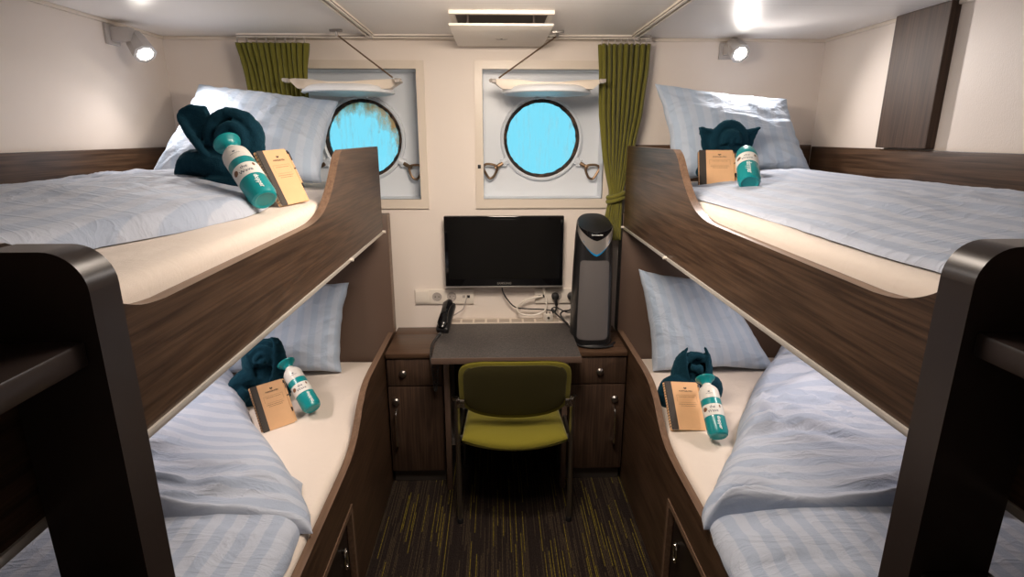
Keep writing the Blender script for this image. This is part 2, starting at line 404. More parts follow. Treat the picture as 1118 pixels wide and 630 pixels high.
def porthole(key, label):
    cx, cz = CEN[key]
    t = thing('porthole', label, 'porthole', (cx, GY, cz), 'round portholes in the back wall')
    F = Matrix.Translation((cx, GY, cz)) @ Matrix.Rotation(PI / 2, 4, 'X')   # lathe z -> -y
    bm = bmn(); add_lathe(bm, [(.192, -.02), (.206, -.02), (.209, .004), (.206, .020), (.198, .026), (.191, .022), (.189, -.02)], F, 56, cap=False)
    obj('ring', bm, 'paint', t)
    bm = bmn()
    n = 96; ra = []
    for k in range(n):
        a = 2 * PI * k / n; rin = .1745 + .004 * fbm(math.cos(a) * 9, math.sin(a) * 9, 3.1 if key == 'l' else 8.2)
        ra.append([F @ Vector((r * math.cos(a), r * math.sin(a), z)) for r, z in ((.1925, -.015), (.1925, .012), (.184, .014), (rin, .008), (rin, -.015))])
    vv = [[bm.verts.new(p) for p in r] for r in ra]
    for k in range(n):
        A, B = vv[k], vv[(k + 1) % n]
        for j in range(4): bm.faces.new((A[j], A[j + 1], B[j + 1], B[j]))
    obj('rubber_seal', bm, 'seal', t)
    bm = bmn(); add_lathe(bm, [(.181, -.004), (.181, .002)], F, 56); obj('glass_pane', bm, 'glass_rust' if key == 'l' else 'glass', t)
    # two swing-bolt dogs
    for s in (-1, 1):
        lug = Vector((s * .215, -.13)); ang = math.atan2(lug.y, lug.x)
        o = lambda r, da=0, y=-.02: Vector((cx + r * math.cos(ang) + da * -math.sin(ang), GY + y, cz + r * math.sin(ang) + da * math.cos(ang)))
        bm = bmn()
        add_tube(bm, [o(.200), o(.238)], [.019, .017], 8); add_tube(bm, [o(.224, -.022), o(.224, .022)], .008, 8)
        d = obj('swing_bolt', bm, 'paint', t)
        bm = bmn()
        add_tube(bm, [o(.230, 0, -.03), o(.275, 0, -.04)], [.010, .009], 10)
        h = Vector((s * .86, -.5)); ha = math.atan2(h.y, h.x)
        base = o(.262, 0, -.045)
        e = lambda r, q: base + Vector((math.cos(ha) * r - math.sin(ha) * q, 0, math.sin(ha) * r + math.cos(ha) * q))
        P = smooth_path([e(0, 0), e(.035, -.036), e(.062, -.034), e(.066, .0), e(.062, .030), e(.035, .030)], 6, True)
        add_tube(bm, P, .0062, 8, True)
        obj('wing_nut', bm, 'brass', d)
    # hinge lugs above the glass
    bm = bmn()
    for dx in (-.026, .026): add_box(bm, cx + dx - .010, cx + dx + .010, GY - .055, GY, cz + .188, cz + .226, bev=.004)
    add_tube(bm, [(cx - .04, GY - .042, cz + .212), (cx + .04, GY - .042, cz + .212)], .006, 8)
    hg = obj('hinge', bm, 'paint', t)
    # deadlight lid, swung up and held level
    zc = 1.868; yc = 2.685
    bm = bmn()
    add_lathe(bm, [(.01, .004), (.165, .004), (.185, -.004), (.198, -.014), (.203, -.026), (.196, -.030), (.190, -.028), (.182, -.024), (.02, -.024)], Matrix.Translation((cx, yc, zc)), 48)
    lid = obj('deadlight_lid', bm, 'paint', t)
    bm = bmn()   # raised flange with a lug at each side
    out = [(-.243, .022), (-.238, .030), (-.215, .030), (-.13, .022), (-.05, .010), (.05, .010), (.13, .020), (.215, .028), (.238, .028), (.243, .020), (.225, .008), (.200, -.012), (.150, -.016), (0, -.014), (-.150, -.016), (-.200, -.012), (-.225, .008)]
    add_prism(bm, out, lambda p, q, h: Vector((cx + p, yc - .17 + h + .13 * (abs(p) / .24) ** 2 * .9, zc + q)), .06)
    obj('lid_flange', bm, 'cream_paint', lid, smooth=40)
    bm = bmn()
    add_box(bm, cx - .012, cx + .012, yc + .19, GY - .03, zc - .022, zc - .004, bev=.003)
    obj('hinge_arm', bm, 'paint', lid)
    s = 1 if key == 'l' else -1
    for q in (-1, 1):
        bm = bmn(); c = Vector((cx + q * .236, yc - .095, zc + .022))
        add_tube(bm, [c + Vector((-.012, -.004, 0)), c + Vector((.016 * q, -.010, -.002))], .008, 8)
        add_box(bm, c.x - .010, c.x + .010, c.y - .018, c.y + .008, c.z - .012, c.z + .005, bev=.003)
        obj('lug_pin', bm, 'grey', lid)
    top = Vector((cx - .012 + (.050 if key == 'r' else 0), 2.585, H - .004)); end = Vector((cx + s * .215, 2.595, zc + .032))
    rod = thing('hold_up_rod', 'thin steel rod slung from the ceiling to the %s' % ('rusty left porthole lid' if key == 'l' else 'lid of the clean right porthole'), 'rod', top, 'rods holding up the porthole lids')
    bm = bmn(); add_box(bm, top.x - .026, top.x + .026, top.y - .008, top.y + .008, H - .010, H, bev=.002)
    add_tube(bm, [top, top + Vector((.004 * s, 0, -.022))], .006, 8); obj('ceiling_hook', bm, 'steel', rod)
    bm = bmn(); add_tube(bm, [top + Vector((.004 * s, 0, -.018)), end], .0034, 8); obj('shaft', bm, 'brass', rod)
    return t
porthole('l', 'left porthole with rust-streaked glass behind the bunk board')
porthole('r', 'right porthole with clean blue glass beside the long curtain')

# ------------------------------------------------------------------ bunks
def catmull2(pts, n=5):
    return [(p.x, p.y) for p in smooth_path([Vector((a, b, 0)) for a, b in pts], n)]
def bunk(s):
    """s = -1 left, +1 right; d is the distance from the aisle face into the bunk."""
    x0 = -.52 if s < 0 else .612
    wall = .978 if s < 0 else .926
    X = lambda d: x0 + s * d
    yend = 2.565 if s < 0 else 2.665
    side = 'left' if s < 0 else 'right'
    t = thing('bunk_bed', 'two-tier walnut bunk bed built along the %s wall' % side, 'bunk bed', (X(.4), 1.5, 0), 'built-in bunk beds')
    P = lambda a, b, h: Vector((X(h), a, b))
    top = catmull2([(1.975, 1.612), (1.945, 1.600), (1.915, 1.580), (1.862, 1.530), (1.79, 1.475), (1.71, 1.437), (1.62, 1.419), (1.54, 1.415)], 5)
    foot = catmull2([(.86, 1.414), (.80, 1.421), (.74, 1.445), (.69, 1.485), (.65, 1.525), (.60, 1.55)], 5)
    out = [(.42, 1.237), (yend, 1.237), (yend, 1.607), (yend - .006, 1.612)] + top + foot + [(.42, 1.55)]
    bm = bmn(); add_prism(bm, out, P, .025, side_mat=1)
    obj('upper_side_board', bm, ['wood_y', 'edge'], t)
    bx('board_lower_trim', (X(-.004), X(.027), .42, yend, 1.226, 1.238), 'alu', t, bev=.001)
    for yy in (1.95, yend - .02):
        bm = bmn(); add_tube(bm, [(X(-.003), yy, 1.236), (X(-.016), yy, 1.236)], .006, 10); obj('curtain_hook', bm, 'white', t)
    bx('upper_base', (X(.026), X(wall), .42, 2.675, 1.240, 1.278), 'head', t)
    # lower board with an opening for the under-bunk hatch
    lo = catmull2([(2.20, .705), (2.12, .700), (2.05, .685), (1.98, .650), (1.92, .607), (1.86, .573), (1.78, .553), (1.68, .546)], 5)
    out = [(.42, 0), (2.672, 0), (2.672, .707)] + lo + [(.42, .542)]
    hole = [(.92, .06), (1.715, .06), (1.715, .385), (.92, .385)]
    bm = bmn(); add_prism(bm, out, P, .025, holes=[hole], side_mat=1)
    obj('lower_side_board', bm, ['wood_y', 'edge'], t)
    bm = bmn()
    add_prism(bm, [(.905, .045), (1.730, .045), (1.730, .400), (.905, .400)], lambda a, b, h: Vector((X(h - .003), a, b)), .02, holes=[[(.925, .065), (1.710, .065), (1.710, .380), (.925, .380)]])
    obj('hatch_frame', bm, 'edge', t, smooth=0)
    d = bx('hatch_door', (X(.018), X(.034), .93, 1.705, .068, .378), 'hatch', t)
    bm = bmn(); cy, cz = 1.635, .245
    add_tube(bm, [(X(.006), cy + .013 * math.cos(a), cz + .034 * math.sin(a)) for a in [2 * PI * k / 20 for k in range(20)]], .0045, 8, True)
    add_box(bm, X(.004), X(.018), cy - .008, cy + .008, cz + .030, cz + .044, bev=.002)
    add_ball(bm, (X(.006), cy, cz - .030), .008)
    obj('pull_ring', bm, 'chrome', d)
    bx('lower_base', (X(.026), X(wall), .42, 2.675, .34, .378), 'head', t)
    bx('head_panel', (X(0), X(wall), 2.676, 2.745, .0, 1.295), 'head' if s < 0 else ['head'], t)
    bm = bmn(); add_box(bm, X(-.002), X(.001), 2.678, 2.743, .70, 1.293)
    obj('panel_edge_tone', bm, 'edge' if s < 0 else 'matblack', t, smooth=0)  # bare panel edge: lit tone at left, curtain shade painted black at right
    # wooden boards round the upper mattress
    bx('wall_board', (X(wall), X(wall - .018), .42, 2.742, 1.279, 1.608), 'wood_y', t)
    xa = 1.49 if s < 0 else 1.52
    bx('head_board', (s * xa, s * (1.10 if s < 0 else .645), 2.744, 2.764, 1.30, 1.615), 'wood_x', t)
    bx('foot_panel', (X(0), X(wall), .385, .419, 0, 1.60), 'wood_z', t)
    return X, wall, side
BX = {s: bunk(s) for s in (-1, 1)}

for s in (-1, 1):
    xa, xb = (-.512, -.412) if s < 0 else (.604, .504)
    side = 'left' if s < 0 else 'right'
    t = thing('bunk_ladder', 'dark brown step ladder fixed to the %s bunk at its foot end' % side, 'ladder', ((xa + xb) / 2, .35, 0), 'bunk step ladders')
    for y0 in (.11, .558):
        r = .042
        c = s * -1
        out = [(xa, 0), (xb, 0), (xb, 1.548 - r)]
        out += [(xb - c * r + c * r * math.cos(math.radians(a)), 1.548 - r + r * math.sin(math.radians(a))) for a in range(0, 91, 9)]
        out += [(xa, 1.548)]
        bm = bmn(); add_prism(bm, out, lambda a, b, h: Vector((a, y0 + h, b)), .046)
        es = [e for e in bm.edges if len(e.link_faces) == 2 and e.calc_face_angle(0) > .9]
        bmesh.ops.bevel(bm, geom=es, offset=.004, segments=2, affect='EDGES')
        obj('side_panel', bm, 'dark', t, smooth=40)
    for z in (1.455, 1.143, .832, .521, .21):
        bx('step', (xa, xb - (-s) * .014, .156, .558, z - .028, z), 'dark', t, bev=.004)

# ------------------------------------------------------------------ bedding
def grid_mesh(bm, nu, nv, fn, uvfn, flip=False):
    uvl = bm.loops.layers.uv.verify()
    V = [[bm.verts.new(fn(i / nu, j / nv)) for j in range(nv + 1)] for i in range(nu + 1)]
    for i in range(nu):
        for j in range(nv):
            ids = [(i, j), (i + 1, j), (i + 1, j + 1), (i, j + 1)]
            f = bm.faces.new([V[a][b] for a, b in ids])
            for l, (a, b) in zip(f.loops, ids): l[uvl].uv = uvfn(a / nu, b / nv)
    return V
def mattress(s, z0, z1, label):
    X, wall, side = BX[s]
    bm = bmn()
    a, b = sorted((X(.030), X(wall - .02))); y0, y1 = .44, 2.665
    n = [36, 70]
    def fn(u, v):
        return None
    add_box(bm, a, b, y0, y1, z0, z1, bev=.028, seg=4)
    bmesh.ops.subdivide_edges(bm, edges=[e for e in bm.edges if e.calc_length() > .3], cuts=24, use_grid_fill=True)
    for v in bm.verts:
        k = fbm(v.co.x * 5, v.co.y * 3, z1 * 7) * .004 + fbm(v.co.x * 22, v.co.y * 9, z1) * .0014
        v.co.z += k * (1 if v.co.z > (z0 + z1) / 2 else 0)
    o = obj('mattress', bm, 'sheet', smooth=180, loc=((a + b) / 2, 1.5, z0))
    return tag(o, label, 'mattress', 'mattresses in cream fitted sheets')
mattress(-1, 1.279, 1.453, 'cream-sheeted mattress on the upper left bunk')
mattress(1, 1.279, 1.453, 'cream-sheeted mattress on the upper right bunk')
mattress(-1, .379, .558, 'cream-sheeted mattress on the lower left bunk')
mattress(1, .379, .558, 'cream-sheeted mattress on the lower right bunk')

def lin(tab, x):
    if x <= tab[0][0]: return tab[0][1]
    for (a, p), (b, q) in zip(tab, tab[1:]):
        if x <= b:
            t = (x - a) / (b - a); return p + (q - p) * t
    return tab[-1][1]
def ridge(x, y, s):
    return 1 - abs(fbm(x, y, s)) * 2
def wrinkle(d, y, seed, across):
    """folds running mostly across the bed (across) or along it."""
    wx = d + .10 * fbm(d * 2.2, y * 2.2, seed + 5); wy = y + .14 * fbm(d * 2.6, y * 2.6, seed + 9)
    a, b = (1.5, 8) if across else (8, 1.8)
    r = ridge(wx * a, wy * b, seed); r2 = ridge(wx * a * 2.3 + 4, wy * b * 1.9, seed + 2); r3 = ridge(wx * 6 + wy * 4, wy * 17, seed + 4)
    mask = min(1, max(0, fbm(d * 2.5, y * 2.5, seed + 20) * 1.6 + .45))
    bil = lambda q: min(1.0, 1.25 * (1 - max(0, q))) ** .85          # rounded humps between sharp valleys
    soft = max(0, r2) ** 3
    return (bil(r) * .50 + bil(r3) * .20) * mask + soft * .30 * mask
def layer(bm, s, y0, y1, front, base, T, wamp, seed, across=True, back=None, round_y=.05, round_d=.05, hump=0.0, nu=70, nv=120, drop=.0, lip=1.0, hpow=1.0):
    X, wall, side = BX[s]
    bk = wall - .03 if back is None else back
    def pos(u, v):
        y = y0 + (y1 - y0) * v
        f = lin(front, y); k = bk if not callable(bk) else bk(y)
        return f + (k - f) * u, y, f, k
    def warp(t):  # denser towards both rims
        return .5 - .5 * math.cos(PI * t)
    def fn(u, v):
        u, v = warp(u), warp(v)
        d, y, f, k = pos(u, v)
        wob = .012 * fbm(y * 5, seed, 1.3) + .006 * fbm(y * 14, seed, 7.7)
        d += wob * (1 - u) ** 2
        e = min(1, (u * (k - f) + 1e-6) / round_d); g = min(1, ((1 - u) * (k - f)) / round_d)
        h = min(1, (v * (y1 - y0)) / round_y); q = min(1, ((1 - v) * (y1 - y0)) / round_y)
        rf = lambda t: math.sqrt(max(0, 1 - (1 - t) ** 2))
        E = rf(e) * rf(h) * rf(q) * (.35 + .65 * rf(g))
        z = base + T * E * (lip + (1 - lip) * min(1, v * (y1 - y0) / .30))
        z += hump * math.sin(PI * min(1, max(0, u)) ** hpow) ** .7 * E
        z += E * wamp * (wrinkle(d, y, seed, across) - .25) + E * .010 * fbm(d * 3.1, y * 3.1, seed + 31)
        z -= drop * (1 - rf(e))
        return Vector((X(d), y, z))
    def uvf(u, v):
        d, y, f, k = pos(warp(u), warp(v)); return (d, y)
    grid_mesh(bm, nu, nv, fn, uvf)
def mk_duvet(bm_parts, label, group, loc):
    t = thing('duvet', label, 'duvet', loc, group)
    for nm, bm, m in bm_parts: obj(nm, bm, m, t, smooth=180)
    return t
G = 'pale blue striped duvets'
# upper left
bm = bmn(); layer(bm, -1, .44, 2.08, [(.44, .26), (.9, .25), (1.07, .225), (1.22, .165), (1.45, .125), (1.60, .135), (1.75, .16), (1.9, .20), (2.08, .26)], 1.455, .040, .026, 3.3, across=True, hump=.045, round_d=.035)
mk_duvet([('duvet_cover', bm, 'duvet')], 'pale blue striped duvet spread over the upper left mattress', G, (-1, 1.3, 1.45))
# upper right
bm = bmn(); layer(bm, 1, .44, 2.36, [(.44, .07), (.83, .070), (1.10, .058), (1.6, .072), (1.92, .050), (2.1, .075), (2.36, .14)], 1.455, .014, .014, 11.7, across=False, hump=.055, hpow=1.7, round_d=.03)
mk_duvet([('duvet_cover', bm, 'duvet')], 'pale blue striped duvet lying flat on the upper right mattress', G, (1.1, 1.3, 1.45))
# lower left: a flat layer with its upper third folded back over it
bm = bmn(); layer(bm, -1, .45, 1.62, [(.45, .030), (1.2, .034), (1.38, .045), (1.62, .12)],   .560, .046, .020, 21.1, hump=.02)
bm2 = bmn(); layer(bm2, -1, 1.375, 2.44, [(1.375, .012), (1.45, .035), (1.6, .13), (1.74, .24), (1.97, .415), (2.2, .56), (2.44, .70)], .562, .082, .078, 27.4, hump=.035, round_y=.020, lip=.74, round_d=.07)
mk_duvet([('duvet_cover', bm, 'duvet'), ('folded_flap', bm2, 'duvet_across')], 'rumpled pale blue duvet with folded flap on the lower left bunk', G, (-1, 1.4, .56))
# lower right
bm = bmn(); layer(bm, 1, .45, 1.66, [(.45, -.012), (1.1, -.022), (1.3, -.015), (1.42, .005), (1.66, .16)], .560, .050, .022, 41.9, hump=.02, round_d=.06)
bm2 = bmn(); layer(bm2, 1, 1.36, 2.60, [(1.36, -.020), (1.42, -.005), (1.50, .050), (1.72, .20), (1.83, .265), (1.95, .325), (2.25, .53), (2.6, .80)], .562, .086, .080, 47.2, hump=.035, round_y=.020, lip=.74, round_d=.08)
mk_duvet([('duvet_cover', bm, 'duvet'), ('folded_flap', bm2, 'duvet_across')], 'rumpled pale lavender-blue duvet with folded flap on the lower right bunk', G, (1.1, 1.4, .56))

def pillow(BLc, BRc, TR, TL, T, label, seed, push=(0, 0, 0)):
    BLc, BRc, TR, TL = map(Vector, (BLc, BRc, TR, TL))
    w = ((BRc - BLc).length + (TR - TL).length) / 2; h = ((TL - BLc).length + (TR - BRc).length) / 2
    nrm = (BRc - BLc).cross(TL - BLc).normalized()
    bm = bmn()
    def side(sg):
        def fn(a, b):
            u, v = math.sin((a - .5) * PI), math.sin((b - .5) * PI)
            cu = u * (1 - .075 * (1 - v * v) * abs(u) ** 3 + .018 * fbm(v * 3.5, u, seed + 40) * abs(u) ** 6); cv = v * (1 + .025 * fbm(u * 3.5, v, seed + 50) * abs(v) ** 6 - .08 * (1 - u * u) * abs(v) ** 3)
            s_, t_ = (cu + 1) / 2, (cv + 1) / 2
            p = (BLc * (1 - s_) + BRc * s_) * (1 - t_) + (TL * (1 - s_) + TR * s_) * t_
            m = max(0, (1 - u * u)) ** .42 * max(0, (1 - v * v)) ** .42
            k = T * m * (1.0 - .25 * v)
            rim = max(abs(u), abs(v))
            ang = math.atan2(v, u)
            wr = (.0095 * fbm(ang * 9, rim * 2.5, seed) + .006 * fbm(ang * 21, rim * 2, seed + 3)) * max(0, rim - .25) * 1.6 * m ** .5
            wr += .016 * fbm(s_ * 3.0, t_ * 4.5, seed + 6) * m + .008 * (max(0, ridge(s_ * 4 + t_ * 2, t_ * 5 - s_, seed + 8)) ** 5) * m
            return p + nrm * (sg * k + wr) + Vector(push) * m
        return fn
    n = 64
    uvf = lambda a, b: ((math.sin((a - .5) * PI) + 1) / 2 * w, (math.sin((b - .5) * PI) + 1) / 2 * h)
    grid_mesh(bm, n, n, side(1), uvf); grid_mesh(bm, n, n, side(-.8), uvf)
    bmesh.ops.remove_doubles(bm, verts=bm.verts, dist=.0004)
    o = obj('pillow', bm, 'pillow', smooth=180, loc=(BLc + BRc) / 2)
    return tag(o, label, 'pillow', 'pale blue satin pillows')
pillow((-1.345, 2.26, 1.505), (-.70, 2.30, 1.475), (-.70, 2.66, 1.805), (-1.285, 2.62, 1.872), .10, 'pale blue pillow against the back wall of the upper left bunk', 2.2)
pillow((.760, 2.43, 1.47), (1.335, 2.38, 1.505), (1.31, 2.62, 1.815), (.705, 2.60, 1.878), .085, 'pale blue pillow under the wall lamp of the upper right bunk', 5.6)
pillow((-1.33, 2.47, .575), (-.745, 2.50, .567), (-.700, 2.595, .985), (-1.27, 2.585, 1.02), .098, 'pale blue pillow propped at the head of the lower left bunk', 9.1)
pillow((.745, 2.47, .566), (1.345, 2.47, .566), (1.105, 2.615, .985), (.685, 2.615, 1.035), .105, 'pale blue pillow propped at the head of the lower right bunk', 14.8)

# ------------------------------------------------------------------ gift sets: towel figures, bottles, notebooks
def finish_towel(name, bm, loc, rotz, label, scale=1.0, voxel=.005):
    bmesh.ops.recalc_face_normals(bm, faces=bm.faces)
    me = bpy.data.meshes.new(name); bm.to_mesh(me); bm.free(); me.materials.append(M['towel'])
    o = bpy.data.objects.new(name, me); C.objects.link(o)
    o.location = loc; o.rotation_euler.z = rotz; o.scale = (scale,) * 3
    r = o.modifiers.new('weld', 'REMESH'); r.mode = 'VOXEL'; r.voxel_size = voxel; r.use_smooth_shade = True
    sm = o.modifiers.new('soften', 'SMOOTH'); sm.factor = .5; sm.iterations = 2
    # bake so copies from other viewpoints and checks see the real surface
    dg = bpy.context.evaluated_depsgraph_get(); dg.update()
    nm = bpy.data.meshes.new_from_object(o.evaluated_get(dg)); o.modifiers.clear(); o.data = nm; bpy.data.meshes.remove(me)
    for v in nm.vertices:
        c = v.co; v.co = c + v.normal * (.0022 * noise.noise(c * 60) + .0012 * noise.noise(c * 170))
    if not nm.materials: nm.materials.append(M['towel'])
    nm.polygons.foreach_set('use_smooth', [True] * len(nm.polygons))
    ORIG[o.name] = Vector(loc)
    return tag(o, label, 'towel', 'folded teal towel figures')
def arcp(cx, cz, rx, rz, a0, a1, y=0, n=14, dy=0):
    return [Vector((cx + rx * math.cos(math.radians(a0 + (a1 - a0) * i / n)), y + dy * i / n, cz + rz * math.sin(math.radians(a0 + (a1 - a0) * i / n)))) for i in range(n + 1)]
def flap(bm, outline, y, t, bend=0):
    add_prism(bm, outline, lambda a, b, h: Vector((a, y + h + bend * a * a * 10, b)), t)

def hood(bm, z0, z1, rb, rt, ear, edge0, edge1, th=.013, back=85, y=.0):
    for q in (-1, 1):
        nu, nv = 18, 16; G = {}
        for sh in (0, 1):
            for i in range(nu + 1):
                for j in range(nv + 1):
                    a, b = i / nu, j / nv
                    e = edge0 + (edge1 - edge0) * b ** .8
                    ph = math.radians(back + (e - back) * a)
                    top = z1 + ear * max(0, (a - .45) / .55) ** 1.5 - .02 * (1 - a)
                    z = z0 + (top - z0) * b
                    r = rb + (rt - rb) * b - sh * th + .012 * math.sin(PI * b) - .010 * a * a * (b > .9)
                    G[sh, i, j] = bm.verts.new((q * -r * math.cos(ph), y + r * .85 * math.sin(ph), z))
        for i in range(nu):
            for j in range(nv):
                bm.faces.new([G[0, i, j], G[0, i + 1, j], G[0, i + 1, j + 1], G[0, i, j + 1]]); bm.faces.new([G[1, i, j], G[1, i, j + 1], G[1, i + 1, j + 1], G[1, i + 1, j]])
        for j in range(nv):
            for i in (0, nu): bm.faces.new([G[0, i, j], G[0, i, j + 1], G[1, i, j + 1], G[1, i, j]])
        for i in range(nu):
            for j in (0, nv): bm.faces.new([G[0, i, j], G[0, i + 1, j], G[1, i + 1, j], G[1, i, j]])
# lower right: hooded head with two upright ears
bm = bmn()
stube(bm, [(-.085, .0, .0), (-.105, -.01, .05), (-.095, -.02, .10), (-.05, -.04, .125), (-.01, -.05, .10)], [.030, .036, .036, .032, .022])
stube(bm, [(.10, .01, .01), (.105, .0, .06), (.085, -.02, .105), (.04, -.04, .125), (.01, -.05, .10)], [.026, .033, .034, .030, .022])
stube(bm, [(-.02, .02, .0), (0, .02, .08), (0, .02, .15)], [.08, .075, .055])
hood(bm, .085, .232, .080, .062, .042, 268, 222)
add_ball(bm, (0, .005, .190), .048, (1, .75, 1.0))
add_tube(bm, arcp(.002, .212, .030, .024, 195, -15, -.030), .015, 10)
add_ball(bm, (-.012, -.052, .190), .0150); add_ball(bm, (.010, -.056, .186), .0170, (1, 1, 1.15))
finish_towel('towel_figure', bm, (.812, 2.145, .556), 0, 'teal towel folded into a bear shape with upright ears, lower right bunk')
# lower left: round hooded head with rolled muzzle, arms to the left
bm = bmn()
stube(bm, [(-.055, -.02, .02), (-.105, -.03, .03), (-.115, -.02, .085), (-.075, -.03, .125), (-.03, -.04, .14)], [.028, .037, .040, .040, .030])
stube(bm, [(-.115, -.06, .020), (-.10, -.07, .05), (-.07, -.06, .085)], [.028, .032, .026])
stube(bm, [(0, .02, .0), (0, .02, .09), (.0, .02, .17)], [.09, .085, .07])
stube(bm, [(.05, -.01, .02), (.075, -.02, .07), (.05, -.03, .12)], [.03, .035, .03])
add_tube(bm, arcp(0, .215, .044, .048, 225, -45, -.046, 20), .0125, 10)
add_tube(bm, arcp(0, .212, .023, .026, 215, -35, -.060, 16), .0105, 10)
add_ball(bm, (0, -.066, .206), .014, (1.1, 1, .9)); add_ball(bm, (0, -.02, .205), .044, (1, .8, 1.1)); add_ball(bm, (0, .02, .215), .058, (1, .6, 1))
hood(bm, .10, .285, .084, .072, .018, 258, 222)
finish_towel('towel_figure', bm, (-.985, 2.235, .558), .25, 'teal towel folded into a hooded head figure, lower left bunk', .98)
# upper right: arched head with two flared ears
bm = bmn()
stube(bm, [(0, .03, .0), (0, .03, .07), (0, .03, .14)], [.085, .08, .06])
add_tube(bm, arcp(0, .155, .060, .068, 200, -20, -.01, 18), .019, 10)
add_tube(bm, arcp(.002, .158, .026, .026, 205, -25, -.03, 12), .019, 10)
add_ball(bm, (.0, -.03, .160), .021); add_ball(bm, (0, .02, .155), .066, (1, .6, 1))
for q in (-1, 1):
    add_prism(bm, [(q * p, z) for p, z in ((.030, .08), (.040, .195), (.080, .200), (.124, .213), (.108, .160), (.090, .08))], lambda a, b, h: Vector((a, .004 + h - .12 * abs(a), b)), .020)
    stube(bm, [(q * .050, -.004, .190), (q * .090, -.012, .198), (q * .122, -.018, .210)], [.012, .010, .005])
    stube(bm, [(q * .055, -.005, .14), (q * .050, -.005, .08), (q * .04, -.01, .03)], [.020, .026, .026])
stube(bm, [(-.10, .0, .02), (-.09, -.02, .05), (-.04, .0, .07)], [.022, .03, .03]); stube(bm, [(.10, .0, .02), (.09, -.02, .05), (.04, .0, .07)], [.022, .03, .03])
finish_towel('towel_figure', bm, (.945, 2.335, 1.480), 0, 'teal towel folded with two flared ears, upper right bunk')
# upper left: large rose-like folds with one drooping ear at the left
bm = bmn()
stube(bm, [(0, .03, .0), (0, .03, .08), (.0, .03, .17)], [.10, .095, .08])
stube(bm, [(-.055, -.02, .022), (-.115, -.015, .035), (-.118, -.01, .075), (-.080, -.03, .098), (-.01, -.05, .085), (.06, -.035, .06)], [.030, .036, .036, .036, .036, .034])
stube(bm, [(-.095, -.05, .022), (-.03, -.075, .024), (.04, -.07, .024), (.09, -.03, .025)], [.026, .030, .030, .024])
# the drooping ear: a doubled sheet with a rolled rim
add_prism(bm, [(-.115, .232), (-.088, .243), (-.030, .240), (-.012, .190), (-.020, .120), (-.055, .120), (-.085, .170)], lambda a, b, h: Vector((a, -.035 + h - .12 * (a + .115), b)), .030)
stube(bm, [(-.113, -.030, .230), (-.085, -.052, .190), (-.052, -.068, .150), (-.030, -.07, .115)], [.009, .012, .013, .010])
stube(bm, [(-.113, -.022, .234), (-.075, -.030, .246), (-.030, -.032, .242)], [.009, .014, .013])
# coils of the rose
add_ball(bm, (.035, .01, .165), .078, (1, .7, 1))
add_tube(bm, arcp(.038, .168, .064, .066, 200, -50, -.040, 22), .0175, 10)
add_tube(bm, arcp(.044, .160, .034, .038, 205, -60, -.062, 18), .0150, 10)
add_ball(bm, (.046, -.060, .152), .019, (1, .9, 1.2))
stube(bm, [(.045, -.04, .236), (.085, -.035, .222), (.104, -.025, .18), (.104, -.03, .11), (.085, -.04, .055)], [.012, .016, .018, .020, .022])
stube(bm, [(.060, -.060, .125), (.062, -.066, .09), (.055, -.06, .05)], [.017, .018, .018])
finish_towel('towel_figure', bm, (-.835, 1.82, 1.482), 0, 'teal towel folded like a rose with a drooping ear, upper left bunk', 1.03)

